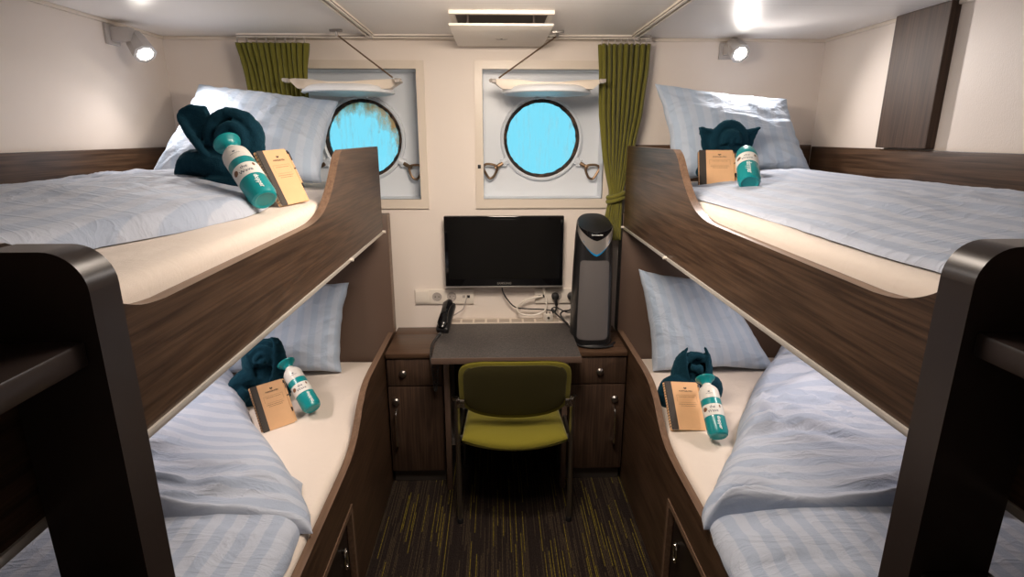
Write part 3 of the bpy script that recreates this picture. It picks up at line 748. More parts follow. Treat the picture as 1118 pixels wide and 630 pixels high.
def wrap(bm, r, mtx, off=.0006, phi0=0.0, z0=0.0):
    """bend flat text round a bottle: x -> angle from the front (-y), y -> z."""
    for v in bm.verts:
        p = v.co; a = p.x / r + phi0
        v.co = mtx @ Vector(((r + off) * math.sin(a), -(r + off) * math.cos(a), p.y + z0))
BR = .0375
def bottle(dome=False):
    t = thing('drinking_bottle', '', 'bottle', (0, 0, 0), 'teal drinking bottles')
    I = Matrix()
    bm = bmn(); add_lathe(bm, [(.022, .004), (.028, .0), (.033, .004), (.0375, .018), (.0375, .142), (.0365, .146), (.030, .147)], I, 40); obj('body', bm, 'teal', t)
    if dome:
        bm = bmn(); add_lathe(bm, [(.0365, .146), (.0375, .148), (.0375, .158), (.036, .168), (.033, .186), (.029, .194), (.012, .197)], I, 40); obj('cap', bm, 'teal', t)
        l0, l1 = .088, .140
    else:
        bm = bmn(); add_lathe(bm, [(.0365, .142), (.0378, .144), (.0378, .176), (.036, .187), (.030, .197), (.021, .206), (.0165, .209), (.0165, .222), (.014, .222)], I, 40); obj('neck_shell', bm, 'bwhite', t)
        bm = bmn(); add_lathe(bm, [(.014, .214), (.0185, .215), (.020, .222), (.026, .229), (.036, .238), (.0375, .243), (.034, .2435), (.024, .238), (.010, .236)], I, 40); obj('cap', bm, 'teal', t)
        l0, l1 = .072, .117
    bm = bmn(); add_lathe(bm, [(BR - .001, l0), (BR + .0006, l0), (BR + .0006, l1), (BR - .001, l1)], I, 40, cap=False); lb = obj('paper_label', bm, 'label', t)
    bm = text_bm('the', .015); wrap(bm, BR, I, .0012, .05, l0 + .027)
    b2 = text_bm('Wave', .016); wrap(b2, BR, I, .0012, .05, l0 + .011)
    me = bpy.data.meshes.new('x'); b2.to_mesh(me); b2.free(); bm.from_mesh(me); bpy.data.meshes.remove(me)
    obj('label_lettering', bm, 'navy', lb, smooth=0)
    for ph, zz, rr in ((-.72, l0 + .027, .0085), (.80, l0 + .034, .006)):
        vs = [Vector((rr * math.cos(a) * (1 if rr > .007 else .6), rr * math.sin(a), 0)) for a in [2 * PI * k / 20 for k in range(20)]]
        b3 = bmn(); b3.faces.new([b3.verts.new(v) for v in vs]); wrap(b3, BR, I, .0013, ph, zz)
        obj('label_picture', b3, 'cocoa', lb, smooth=0)
    bm = text_bm('dopper', .0175 if not dome else .024, 'CENTER', .0004)
    for v in bm.verts: v.co = Vector((v.co.y * 1.0 - .005, -v.co.x, 0))
    wrap(bm, BR, I, .0006, .42 if not dome else .1, .040 if not dome else .046)
    obj('body_lettering', bm, 'white_ink', t, smooth=0)
    if not dome:
        bm = text_bm('HURTIGRUTEN', .0042); wrap(bm, .0378, I, .0008, .05, .158)
        b3 = bmn(); b3.faces.new([b3.verts.new(Vector(p)) for p in ((-.004, 0, 0), (0, -.003, 0), (.004, 0, 0), (.002, .003, 0), (0, .001, 0), (-.002, .003, 0))]); wrap(b3, .0378, I, .0008, .05, .167)
        me = bpy.data.meshes.new('x'); b3.to_mesh(me); b3.free(); bm.from_mesh(me); bpy.data.meshes.remove(me)
        obj('emblem', bm, 'navy', t, smooth=0)
    return t
def pose(o, base, top, twist=0.0):
    base, top = Vector(base), Vector(top); z = (top - base).normalized()
    f = Vector((0, -1, 0)) if abs(z.y) < .9 else Vector((0, 0, 1))
    f = Vector((0, 0, 1.66)) - base
    f = (f - z * f.dot(z)).normalized()      # bottle front turned up towards the aisle
    y = -f; x = y.cross(z)
    m = Matrix((x, y, z)).transposed().to_4x4() @ Matrix.Rotation(twist, 4, 'Z')
    m.translation = base; o.matrix_world = m
b0 = bottle()
b1, b2_ = copy_tree(b0), copy_tree(b0)
bd = bottle(True)
pose(b0, (-.618, 1.530, 1.491), (-.767, 1.668, 1.645)); b0['label'] = 'teal and white drinking bottle leaning on the rose-like towel, upper left bunk'
pose(b1, (-.741, 2.068, .598), (-.868, 2.190, .726)); b1['label'] = 'teal and white drinking bottle beside the hooded towel, lower left bunk'
pose(b2_, (.808, 1.811, .596), (.815, 2.006, .738)); b2_['label'] = 'teal and white drinking bottle beside the bear towel, lower right bunk'
pose(bd, (.864, 1.913, 1.500), (.912, 2.080, 1.604)); bd['label'] = 'teal bottle with rounded top in front of the flared-ear towel, upper right bunk'

def notebook():
    w, h = .150, .195
    t = thing('notebook', '', 'notebook', (0, 0, 0), 'kraft spiral notebooks')
    P = lambda a, b, hh: Vector((a, hh, b))
    def sheet(x0, x1, z0, z1, y, th, r): 
        bm = bmn(); add_prism(bm, rrect(x0, x1, z0, z1, r), lambda a, b, hh: Vector((a, y + hh, b)), th); return bm
    obj('back_cover', sheet(0, w, 0, h, .012, .0015, .006), 'kraft', t, smooth=0)
    obj('page_block', sheet(.006, w - .016, .002, h - .002, .0016, .010, .004), 'paper', t, smooth=0)
    obj('front_cover', sheet(.028, w - .014, 0, h, 0, .0015, .005), 'kraft', t, smooth=0)
    obj('spine_strip', sheet(.003, .030, 0, h, -.0004, .002, .003), 'spine', t, smooth=0)
    bm = bmn()
    for k in range(17):
        z = .012 + k * (h - .024) / 16
        add_tube(bm, [(.004 + 0.0062 * math.cos(a), .006 + .0085 * math.sin(a), z) for a in [2 * PI * j / 10 for j in range(10)]], .0011, 6, True)
    obj('wire_binding', bm, 'screw', t)
    bm = bmn(); xx = w - .0085
    add_tube(bm, [(xx, .002, .066), (xx, .002, .175)], .0042, 10); pen = obj('pen', bm, 'kraft', t)
    bm = bmn(); add_tube(bm, [(xx, .002, .048), (xx, .002, .066)], [.002, .0043], 10); obj('pen_tip', bm, 'black', pen)
    bm = bmn(); add_tube(bm, [(xx, .002, .118), (xx, .002, .123)], .0046, 10); obj('pen_band', bm, 'black', pen)
    bm = bmn(); add_tube(bm, [(xx, .002, .175), (xx, .002, .188)], [.0043, .003], 10); add_box(bm, xx - .0015, xx + .0015, -.0045, .000, .150, .182); obj('pen_clip', bm, 'black', pen)
    # print
    tx = lambda bm, cx, z: [setattr(v, 'co', Vector((cx + v.co.x, -.0006, z + v.co.y))) for v in bm.verts]
    cx = (.030 + w - .014) / 2
    bm = text_bm('HURTIGRUTEN', .0078, 'CENTER', .0002); tx(bm, cx, h - .041)
    f = bm.faces.new([bm.verts.new(Vector((cx + a, -.0006, h - .026 + b))) for a, b in ((-.007, 0), (0, -.005), (.007, 0), (.0035, .004), (0, .001), (-.0035, .004))])
    obj('cover_emblem', bm, 'ink', t, smooth=0)
    bm = bmn()
    def bar(x0, x1, z0, z1): bm.faces.new([bm.verts.new(Vector(p)) for p in ((x0, -.0005, z0), (x1, -.0005, z0), (x1, -.0005, z1), (x0, -.0005, z1))])
    q = .0007
    bar(cx - .040, cx + .040, h - .056, h - .056 + q); bar(cx - .040, cx - .040 + q, h - .082, h - .056); bar(cx + .040 - q, cx + .040, h - .082, h - .056)
    bar(cx - .034, cx + .034, h - .086, h - .086 + q)
    random.seed(3)
    for z, hw in ((h - .064, .030), (h - .094, .036), (h - .101, .028)):
        x = cx - hw
        while x < cx + hw:
            l = random.uniform(.002, .007); bar(x, min(x + l, cx + hw), z, z + .0018); x += l + .0016
    obj('cover_print', bm, 'inkgrey', t, smooth=0)
    return t
def place_book(o, BLc, BRc, TL, w):
    BLc, BRc, TL = Vector(BLc), Vector(BRc), Vector(TL)
    x = (BRc - BLc).normalized(); z = (TL - BLc); z = (z - x * z.dot(x)).normalized(); y = z.cross(x)
    k = w / .150
    m = Matrix((x, y, z)).transposed().to_4x4() @ Matrix.Diagonal((k, k, k, 1)); m.translation = BLc
    o.matrix_world = m
n0 = notebook(); n1, n2, n3 = copy_tree(n0), copy_tree(n0), copy_tree(n0)
place_book(n0, (.6661, 1.912, .572), (.819, 1.920, .560), (.6687, 2.062, .7034), .1535); n0['label'] = 'kraft spiral notebook propped on the bear towel, lower right bunk'
place_book(n1, (-.897, 1.945, .561), (-.794, 2.040, .561), (-.9605, 2.0108, .7157), .140); n1['label'] = 'tilted kraft spiral notebook propped on the hooded towel, lower left bunk'
place_book(n2, (.7756, 2.150, 1.476), (.9152, 2.115, 1.4762), (.8094, 2.284, 1.603), .144); n2['label'] = 'kraft spiral notebook in front of the flared-ear towel, upper right bunk'
place_book(n3, (-.632, 1.680, 1.458), (-.583, 1.800, 1.4635), (-.705, 1.695, 1.621), .132); n3['label'] = 'kraft spiral notebook beside the rose-like towel, upper left bunk'

# ------------------------------------------------------------------ desk end of the cabin
for s in (-1, 1):
    xa, xb = (-.514, -.255) if s < 0 else (.335, .606)
    side = 'left' if s < 0 else 'right'
    t = thing('bedside_cabinet', 'walnut cabinet with drawer and door %s of the desk' % side, 'cabinet', ((xa + xb) / 2, 2.6, 0), 'walnut cabinets flanking the desk')
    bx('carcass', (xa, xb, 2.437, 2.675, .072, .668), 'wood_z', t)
    bx('plinth', (xa + .004, xb - .004, 2.455, 2.675, 0, .072), 'shade', t)
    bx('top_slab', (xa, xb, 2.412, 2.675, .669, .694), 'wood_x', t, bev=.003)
    bx('back_ledge', (xa, xb, 2.675, 2.778, .55, .694), 'wood_x', t, bev=.001)
    d = bx('drawer', (xa + .003, xb - .003, 2.420, 2.436, .530, .662), 'wood_z', t)
    kx = -.438 if s < 0 else .480
    def knob(cx, cz, r, par):
        bm = bmn(); add_lathe(bm, [(r * .9, 0), (r, .003), (r, .010), (r * .7, .016), (r * .3, .018)], Matrix.Translation((cx, 2.420, cz)) @ Matrix.Rotation(PI / 2, 4, 'X'), 20)
        return obj('knob', bm, 'steel', par)
    knob(kx, .592, .017, d)
    d = bx('door', (xa + .003, xb - .003, 2.420, 2.436, .078, .524), 'wood_z', t)
    hx = -.477 if s < 0 else .556
    knob(hx, .452, .017, d)
    bm = bmn()
    P = smooth_path([(hx, 2.420, .408), (hx, 2.392, .404), (hx, 2.384, .385), (hx, 2.384, .31), (hx, 2.384, .25), (hx, 2.392, .232), (hx, 2.420, .228)], 4)
    add_tube(bm, P, .0062, 8); obj('bow_handle', bm, 'chrome', d)

t = thing('desk', 'small grey-topped desk between the two cabinets', 'desk', (.04, 2.5, 0))
bm = bmn(); add_box(bm, -.283, .364, 2.245, 2.700, .712, .738, bev=.003); obj('desk_top', bm, 'desk', t)
bx('front_edging', (-.284, .365, 2.240, 2.247, .711, .739), 'head', t, bev=.002)
for xx in (-.245, .300): bx('support_panel', (xx, xx + .026, 2.372, 2.400, 0, .711), 'head', t)
bx('modesty_panel', (-.219, .300, 2.66, 2.675, .08, .711), 'hatch', t)
bm = bmn(); add_box(bm, -.265, .345, 2.702, 2.776, .712, .742, bev=.002)
vt = tag(obj('desk_vent_grille', bm, 'cream_paint', loc=(.04, 2.74, .712)), 'pale slotted vent grille strip between desk and wall', 'grille')
for k in range(9):
    x = -.24 + k * .063; bx('slot', (x, x + .052, 2.706, 2.756, .7422, .7426), 'slot', vt, bev=0)

# television
t = thing('television', 'black flat television on the wall above the desk', 'television', (.038, 2.74, .92))
bm = bmn(); add_box(bm, -.255, .331, 2.712, 2.738, .930, 1.282, bev=.005); obj('housing', bm, 'gloss', t)
bx('screen', (-.238, .314, 2.7105, 2.7125, .967, 1.266), plain('dark_lcd_screen', (.005, .005, .005), .16), t, bev=0)
bx('lower_lip', (-.253, .329, 2.714, 2.734, .922, .9305), 'silver', t, bev=.002)
bx('wall_mount', (-.06, .14, 2.738, 2.779, 1.0, 1.2), 'black', t)
bm = text_bm('SAMSUNG', .0155, 'CENTER', .0004)
for v in bm.verts: v.co = Vector((.038 + v.co.x, 2.7098, .9405 + v.co.y))
obj('maker_lettering', bm, 'silver', t, smooth=0)

# wall socket strips
def socket_strip(xa, xb, label, spec):
    t = thing('socket_strip', label, 'socket', ((xa + xb) / 2, 2.779, .862), 'white wall socket strips')
    bx('frame', (xa, xb, 2.766, 2.779, .823, .900), 'white', t, bev=.003)
    n = len(spec); w = (xb - xa) / n
    for k, kind in enumerate(spec):
        cx = xa + w * (k + .5); z = .862
        if kind == 'blank':
            bx('blank_rocker', (cx - w * .44, cx + w * .44, 2.760, 2.767, .832, .894), 'white', t, bev=.002)
        elif kind in ('schuko', 'plugged'):
            F = Matrix.Translation((cx, 2.766, z)) @ Matrix.Rotation(PI / 2, 4, 'X')
            bm = bmn(); add_lathe(bm, [(.0225, 0), (.024, .002), (.0225, .003), (.019, .0008), (.004, .0008)], F, 28); o = obj('socket_cup', bm, 'grey', t)
            bm = bmn()
            for q in (-.009, .009): add_tube(bm, [(cx + q, 2.7655, z), (cx + q, 2.7648, z)], .003, 8)
            obj('contact_hole', bm, 'black', o)
        else:
            bm = bmn(); add_box(bm, cx + .002, cx + .018, 2.7640, 2.7665, z - .007, z + .007); obj('data_port', bm, 'black', t)
            bm = bmn(); add_box(bm, cx - .020, cx - .006, 2.7640, 2.7665, z - .007, z + .007); obj('phone_port', bm, 'grey', t)
    return t
socket_strip(-.418, -.118, 'white four-gang socket strip at the left above the phone', ('blank', 'schuko', 'schuko', 'data'))
socket_strip(.196, .50, 'white socket strip at the right, partly behind the air purifier', ('port', 'plugged', 'plugged', 'blank'))
for k, x in enumerate((.300, .382)):
    t = thing('mains_plug', ('black mains plug in the right strip left of the air purifier', 'black mains plug in the right strip half hidden by the air purifier')[k], 'plug', (x, 2.765, .862), 'black mains plugs')
    F = Matrix.Translation((x, 2.765, .862)) @ Matrix.Rotation(PI / 2, 4, 'X')
    bm = bmn(); add_lathe(bm, [(.019, -.002), (.0195, .012), (.017, .024), (.008, .028)], F, 20); obj('plug_body', bm, 'matblack', t)
    bm = bmn(); add_tube(bm, smooth_path([(x, 2.742, .858), (x + .002, 2.738, .84), (x + .006, 2.742, .815)], 4), [.008, .004], 8); obj('cord_sleeve', bm, 'matblack', t)

def cord(name, label, pts, r, m, cat='cable', n=8, group=None):
    bm = bmn(); add_tube(bm, smooth_path(pts, n), r, 8); return tag(obj(name, bm, m, loc=pts[0]), label, cat, group)
cord('television_cable', 'thin black cable hanging from the television', [(.028, 2.748, .93), (.030, 2.748, .895), (.055, 2.745, .850), (.095, 2.745, .810), (.16, 2.745, .800), (.24, 2.745, .796), (.30, 2.742, .786)], .0036, 'matblack')
cord('white_cable', 'white cable looping below the right end of the television', [(.235, 2.758, .862), (.190, 2.745, .858), (.14, 2.742, .845), (.105, 2.742, .810), (.115, 2.738, .780), (.165, 2.735, .768), (.215, 2.735, .775), (.250, 2.738, .800), (.252, 2.745, .85), (.240, 2.752, .900), (.238, 2.756, .915)], .0048, 'white')
cord('phone_lead', 'pale grey lead looping from the left strip down to the phone', [(-.222, 2.762, .862), (-.226, 2.742, .845), (-.248, 2.738, .820), (-.262, 2.735, .775), (-.258, 2.72, .745)], .0030, 'grey')
cord('data_lead', 'pale grey lead hanging from the last socket at the left', [(-.152, 2.762, .862), (-.158, 2.740, .845), (-.172, 2.736, .805), (-.205, 2.732, .782), (-.235, 2.728, .765), (-.250, 2.715, .743)], .0030, 'grey')
t = thing('white_adapter_plug', 'white cube adapter lying at the back of the desk', 'adapter', (.262, 2.715, .742))
bm = bmn(); add_box(bm, -.019, .019, -.019, .019, 0, .038, bev=.005, mat=Matrix.Translation((.262, 2.722, .743)) @ Matrix.Rotation(.5, 4, 'Z')); obj('adapter_body', bm, 'white', t)
bm = bmn()
for q in (-.008, .008): add_tube(bm, [(.262 + q, 2.722, .778), (.262 + q, 2.722, .792)], .0025, 8)
add_tube(bm, [(.262, 2.705, .765), (.262, 2.698, .765)], .007, 10); obj('adapter_pins', bm, 'screw', t)
for k in range(3):
    cord('purifier_cable', ('black cable arching from the plug to the purifier base', 'black cable running down beside the desk corner to the purifier', 'thin black cable looping under the right sockets')[k],
         [[(.306, 2.742, .815), (.300, 2.735, .790), (.285, 2.730, .800), (.300, 2.722, .782), (.335, 2.705, .752), (.358, 2.64, .742), (.366, 2.55, .705), (.385, 2.475, .700), (.45, 2.448, .699), (.52, 2.462, .699), (.565, 2.52, .699)],
          [(.388, 2.742, .815), (.375, 2.735, .795), (.340, 2.730, .790), (.325, 2.718, .775), (.345, 2.69, .748), (.372, 2.60, .722), (.372, 2.50, .706), (.41, 2.452, .7035), (.48, 2.440, .7035), (.545, 2.46, .7035)],
          [(.29, 2.735, .778), (.28, 2.735, .800), (.300, 2.732, .812), (.325, 2.730, .800), (.36, 2.728, .785), (.40, 2.73, .79)]][k], (.0046, .0046, .0032)[k], 'matblack', group='black cables at the purifier')
# telephone: a slim one-piece handset in its cradle, with a coil cord
t = thing('telephone', 'slim black telephone handset on the desk left corner', 'telephone', (-.258, 2.60, .738))
Tm = Matrix.Translation((-.262, 2.535, .752)) @ Matrix.Rotation(math.radians(-10), 4, 'Z') @ Matrix.Rotation(math.radians(28), 4, 'X')
bm = bmn(); vs = add_box(bm, -.031, .031, .0, .185, -.012, .022, bev=.010, seg=3)
bmesh.ops.transform(bm, matrix=Tm, verts=bm.verts); obj('cradle', bm, 'black', t)
bm = bmn()
for i, (yy, hw, zz, hh) in enumerate(((.004, .022, .030, .014), (.045, .026, .034, .016), (.06, .020, .044, .012), (.125, .020, .046, .012), (.14, .027, .036, .016), (.182, .024, .030, .013))): pass
P = [(.0, .002, .030), (0, .03, .033), (0, .06, .042), (0, .095, .046), (0, .13, .042), (0, .158, .034), (0, .186, .030)]
sp = smooth_path(P, 5); add_tube(bm, sp, interp([.014, .026, .022, .019, .022, .027, .014], len(sp)), 14, sy=.62)
bmesh.ops.transform(bm, matrix=Tm, verts=bm.verts); obj('handset', bm, 'gloss', t)
bm = bmn(); pts = []
base = [Vector(p) for p in ((-.270, 2.53, .748), (-.284, 2.47, .744), (-.296, 2.40, .735), (-.298, 2.375, .68), (-.290, 2.372, .60), (-.285, 2.374, .53), (-.279, 2.378, .56), (-.272, 2.378, .66))]
cp = smooth_path(base, 40)
for i, p in enumerate(cp):
    a = i * .9; pts.append(p + Vector((math.cos(a) * .0055, math.sin(a) * .004, math.sin(a) * .005)))
add_tube(bm, pts, .0020, 6); obj('coil_cord', bm, 'matblack', t)

# air purifier tower
t = thing('air_purifier', 'tall black tower air purifier with silver V on the right cabinet', 'air purifier', (.455, 2.565, .694))
PC = Vector((.452, 2.565, 0))
def pa(z): return lin([(.694, .094), (.72, .097), (.85, .095), (1.05, .090), (1.20, .084), (1.27, .078), (1.32, .070)], z)
def pb(z): return lin([(.694, .098), (.72, .102), (1.0, .100), (1.2, .094), (1.3, .080)], z)
def psurf(th, z, off=0):
    c, s_ = math.cos(th), math.sin(th); e = .72
    return PC + Vector(((pa(z) + off) * math.copysign(abs(c) ** e, c), (pb(z) + off) * math.copysign(abs(s_) ** e, s_), z))
nth = 56; TH = [2 * PI * k / nth for k in range(nth)]
ztop = lambda th: 1.268 + .030 * math.sin(th)
bm = bmn(); rings = []
for k in range(25):
    f = k / 24; rings.append([bm.verts.new(psurf(a, .706 + (ztop(a) - .706) * f)) for a in TH])
for A, B in zip(rings, rings[1:]):
    for k in range(nth): bm.faces.new((A[k], A[(k + 1) % nth], B[(k + 1) % nth], B[k]))
bm.faces.new(rings[0][::-1])
cap1 = [bm.verts.new(PC + (v.co - PC) * .94 + Vector((0, 0, (v.co.z) * .06 + .006))) for v in rings[-1]]
for k in range(nth): bm.faces.new((rings[-1][k], rings[-1][(k + 1) % nth], cap1[(k + 1) % nth], cap1[k]))
bm.faces.new(cap1)
obj('tower_body', bm, 'black', t, smooth=45)
bm = bmn(); add_lathe(bm, [(.085, .6945), (.104, .6945), (.106, .700), (.100, .707), (.08, .707)], Matrix.Translation((PC.x, PC.y, 0)), 40); obj('base_foot', bm, 'matblack', t)
def vstrip(f0, f1, off, span=math.radians(74), n=30):
    bm = bmn(); A, B = [], []
    for k in range(n + 1):
        th = -PI / 2 - span + 2 * span * k / n; u = abs(th + PI / 2) / span
        A.append(bm.verts.new(psurf(th, f0(u), off))); B.append(bm.verts.new(psurf(th, f1(u), off)))
    for k in range(n): bm.faces.new((A[k], A[k + 1], B[k + 1], B[k]))
    r = bmesh.ops.extrude_face_region(bm, geom=bm.faces[:]); 
    for v in [g for g in r['geom'] if isinstance(g, bmesh.types.BMVert)]:
        d = Vector((v.co.x - PC.x, v.co.y - PC.y, 0)).normalized(); v.co -= d * .003
    return bm
obj('silver_chevron', vstrip(lambda u: 1.140 + .100 * u, lambda u: 1.200 + .066 * u, .003), 'silver', t)
obj('blue_line', vstrip(lambda u: 1.130 + .100 * u, lambda u: 1.140 + .100 * u, .0025, math.radians(60)), 'blue', t)
obj('control_panel', vstrip(lambda u: 1.202 + .064 * u, lambda u: 1.236 + .031 * u, .0024), 'gloss', t)
# front grille: rounded panel hugging the front face
bm = bmn(); V = []
for i in range(19):
    row = []
    for j in range(13):
        u, v = i / 18 * 2 - 1, j / 12 * 2 - 1
        z = .922 + .190 * v; zz = z - .012 * (abs(u) ** 8) * v
        row.append(bm.verts.new(psurf(-PI / 2 - .08 + u * .70, zz, .0022)))
    V.append(row)
for i in range(18):
    for j in range(12): bm.faces.new((V[i][j], V[i + 1][j], V[i + 1][j + 1], V[i][j + 1]))
obj('front_grille', bm, 'mesh', t)
bm = text_bm('GermGuardian', .0085, 'CENTER', .0002)
for v in bm.verts:
    x = v.co.x; v.co = Vector((PC.x + x, PC.y - pb(1.232) - .0052 + abs(x) * .06, 1.226 + v.co.y))
obj('panel_lettering', bm, 'white_ink', t, smooth=0)

# chair
t = thing('chair', 'olive green upholstered chair with metal legs at the desk', 'chair', (.073, 2.30, 0))
bm = bmn(); cx = .072
def seat(u, v, top):
    x = u * .222 * (1 - .05 * (v + 1)); y = 2.32 + v * .225
    e = (max(0, 1 - abs(u) ** 5) * max(0, 1 - abs(v) ** 5)) ** .35
    z = .425 + (.040 if top else -.030) * e - .022 * (v * .5 + .5) ** 2
    if v < 0: z += -.012 * v * v * (1 - u * u) * 1.0
    return Vector((cx + x, y - .045 * (1 - u * u) * (v < 0) * v * v, z + (.006 * u * u if top else 0)))
uvf = lambda a, b: (a * .45, b * .45)
wp = lambda a: math.sin((a - .5) * PI)
grid_mesh(bm, 36, 36, lambda a, b: seat(wp(a), wp(b), True), uvf); grid_mesh(bm, 36, 36, lambda a, b: seat(wp(a), wp(b), False), uvf)
bmesh.ops.remove_doubles(bm, verts=bm.verts, dist=.0005); obj('seat', bm, 'seatfab', t, smooth=60)
bm = bmn()
def back(u, v, sg):
    # superellipse outline, lower edge bowed down in the middle
    a = abs(u) ** 6 + abs(v) ** 6
    k = 1 / max(1, a ** (1 / 6)) if a > 0 else 1
    ru, rv = u, v
    m = max(abs(u), abs(v))
    if m > 0:
        q = (abs(u / m) ** 5 + abs(v / m) ** 5) ** (-1 / 5); ru, rv = u * q, v * q
    x = ru * .231
    zc = .663 + rv * .128
    if rv < 0: zc -= .034 * (1 - ru * ru) * (-rv)
    if rv > 0: zc += .004 * (1 - ru * ru) * rv
    e = max(0, 1 - m ** 4) ** .5
    y = 2.125 + .020 * ru * ru - (zc - .60) * .31 + sg * (.004 + .014 * e if sg > 0 else .004 + .010 * e)
    return Vector((cx + x, y, zc))
grid_mesh(bm, 40, 40, lambda a, b: back(wp(a), wp(b), 1), uvf); grid_mesh(bm, 40, 40, lambda a, b: back(wp(a), wp(b), -1), uvf)
bmesh.ops.remove_doubles(bm, verts=bm.verts, dist=.0002)
bmesh.ops.holes_fill(bm, edges=[e for e in bm.edges if e.is_boundary])
es = [e for e in bm.edges if e.is_boundary]
if es: bmesh.ops.bridge_loops(bm, edges=es)
obj('backrest', bm, 'seatfab', t, smooth=60)
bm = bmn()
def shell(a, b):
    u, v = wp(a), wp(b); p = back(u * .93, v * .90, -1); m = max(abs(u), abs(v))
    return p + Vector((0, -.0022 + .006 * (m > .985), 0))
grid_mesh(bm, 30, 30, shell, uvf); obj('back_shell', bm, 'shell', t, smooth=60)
for s in (-1, 1):
    x = cx + s * .241
    bm = bmn(); add_tube(bm, smooth_path([(x, 2.135, .004), (x, 2.135, .20), (x, 2.132, .42), (x, 2.125, .55), (x, 2.118, .612)], 4), .0105, 10); rl = obj('leg', bm, 'steel', t)
    bm = bmn(); add_lathe(bm, [(.011, 0), (.014, .002), (.014, .016), (.011, .022)], Matrix.Translation((x, 2.135, 0)), 16); obj('glide', bm, 'matblack', rl)
    bm = bmn(); add_tube(bm, smooth_path([(x, 2.56, .004), (x, 2.555, .20), (x, 2.545, .385)], 4), .0105, 10); fl = obj('leg', bm, 'steel', t)
    bm = bmn(); add_lathe(bm, [(.011, 0), (.014, .002), (.014, .016), (.011, .022)], Matrix.Translation((x, 2.56, 0)), 16); obj('glide', bm, 'matblack', fl)
    bm = bmn(); add_tube(bm, [(x, 2.132, .385), (x, 2.545, .385)], .0095, 10); add_box(bm, x - s * .03 - .008, x - s * .03 + .008, 2.16, 2.50, .385, .400, bev=.003); add_tube(bm, [(x, 2.2, .388), (x - s * .035, 2.2, .392)], .006, 8); add_tube(bm, [(x, 2.46, .388), (x - s * .035, 2.46, .392)], .006, 8)
    obj('side_rail', bm, 'steel', t)
    bm = bmn(); add_box(bm, min(x, x - s * .034), max(x, x - s * .034), 2.104, 2.112, .575, .612, bev=.003); add_tube(bm, [(x + s * .006, 2.118, .606), (x + s * .006, 2.118, .618)], .0125, 12)
    add_tube(bm, [(x - s * .024, 2.103, .582), (x - s * .024, 2.098, .582)], .004, 8)
    obj('back_bracket', bm, 'chrome', t)

# ------------------------------------------------------------------ ceiling fittings, curtain tracks, curtains
t = thing('ceiling_vent', 'white square ceiling air vent above the television', 'vent', (.03, 2.44, H))
bm = bmn(); add_prism(bm, [(-.165, 2.19), (.215, 2.19), (.215, 2.66), (-.165, 2.66)], lambda a, b, h: Vector((a, b, H - .012 + h)), .012, holes=[[(-.145, 2.21), (.195, 2.21), (.195, 2.64), (-.145, 2.64)]])
obj('vent_frame', bm, 'white', t, smooth=0)
bx('vent_throat', (-.145, .195, 2.21, 2.64, H - .004, H - .001), 'shade', t, bev=0)
bm = bmn(); add_box(bm, -.165, .212, 2.185, 2.672, H - .052, H - .043, bev=.003); pl = obj('baffle_plate', bm, 'white', t)
bm = bmn()
for q in (-.10, .145):
    for yy in (2.26, 2.6): add_tube(bm, [(q, yy, H - .044), (q, yy, H - .002)], .005, 8)
obj('stud', bm, 'screw', t)
bm = bmn()
for a in (-55, 0, 55):
    m = Matrix.Translation((.027, 2.49, H - .0525)) @ Matrix.Rotation(math.radians(a), 4, 'Z')
    bm.faces.new([bm.verts.new(m @ Vector(p)) for p in ((0, 0, 0), (-.007, -.016, 0), (0, -.034, 0), (.007, -.016, 0))])
obj('emblem_mark', bm, 'screw', pl, smooth=0)
def track(pa_, pb_, label):
    pa_, pb_ = Vector(pa_), Vector(pb_); d = (pb_ - pa_).normalized(); q = Vector((-d.y, d.x, 0)); n = Vector((0, 0, -1))
    bm = bmn()
    prof = [(-.015, 0), (.015, 0), (.015, .016), (.006, .016), (.006, .012), (.011, .012), (.011, .004), (-.011, .004), (-.011, .012), (-.006, .012), (-.006, .016), (-.015, .016)]
    add_prism(bm, prof, lambda a, b, h: pa_ + d * h + q * a + n * b, (pb_ - pa_).length)
    o = tag(obj('curtain_track', bm, 'white', smooth=0, loc=pa_), label, 'curtain track', 'white ceiling curtain tracks')
    e = q * .018
    bm = bmn()
    for s in (-1, 1):
        c0 = pa_ + q * s * .0155 + n * .010; c1 = pb_ + q * s * .0155 + n * .010
        add_tube(bm, [c0, c1], .0018, 6)
    obj('shadow_line', bm, 'screw', o)  # dark tubes stand in for the shadow lines of the channel
    bm = bmn(); add_box(bm, pb_.x - .010, pb_.x + .010, pb_.y - .008, pb_.y + .008, H - .026, H, bev=.002); obj('end_stop', bm, 'grey', o)
track((-.545, .42, H), (-.545, 2.66, H), 'white ceiling curtain track running along the left bunk')
track((.622, .42, H), (.622, 2.66, H), 'white ceiling curtain track running along the right bunk')
track((-1.13, 2.70, H), (.69, 2.70, H), 'white ceiling curtain track along the window wall')

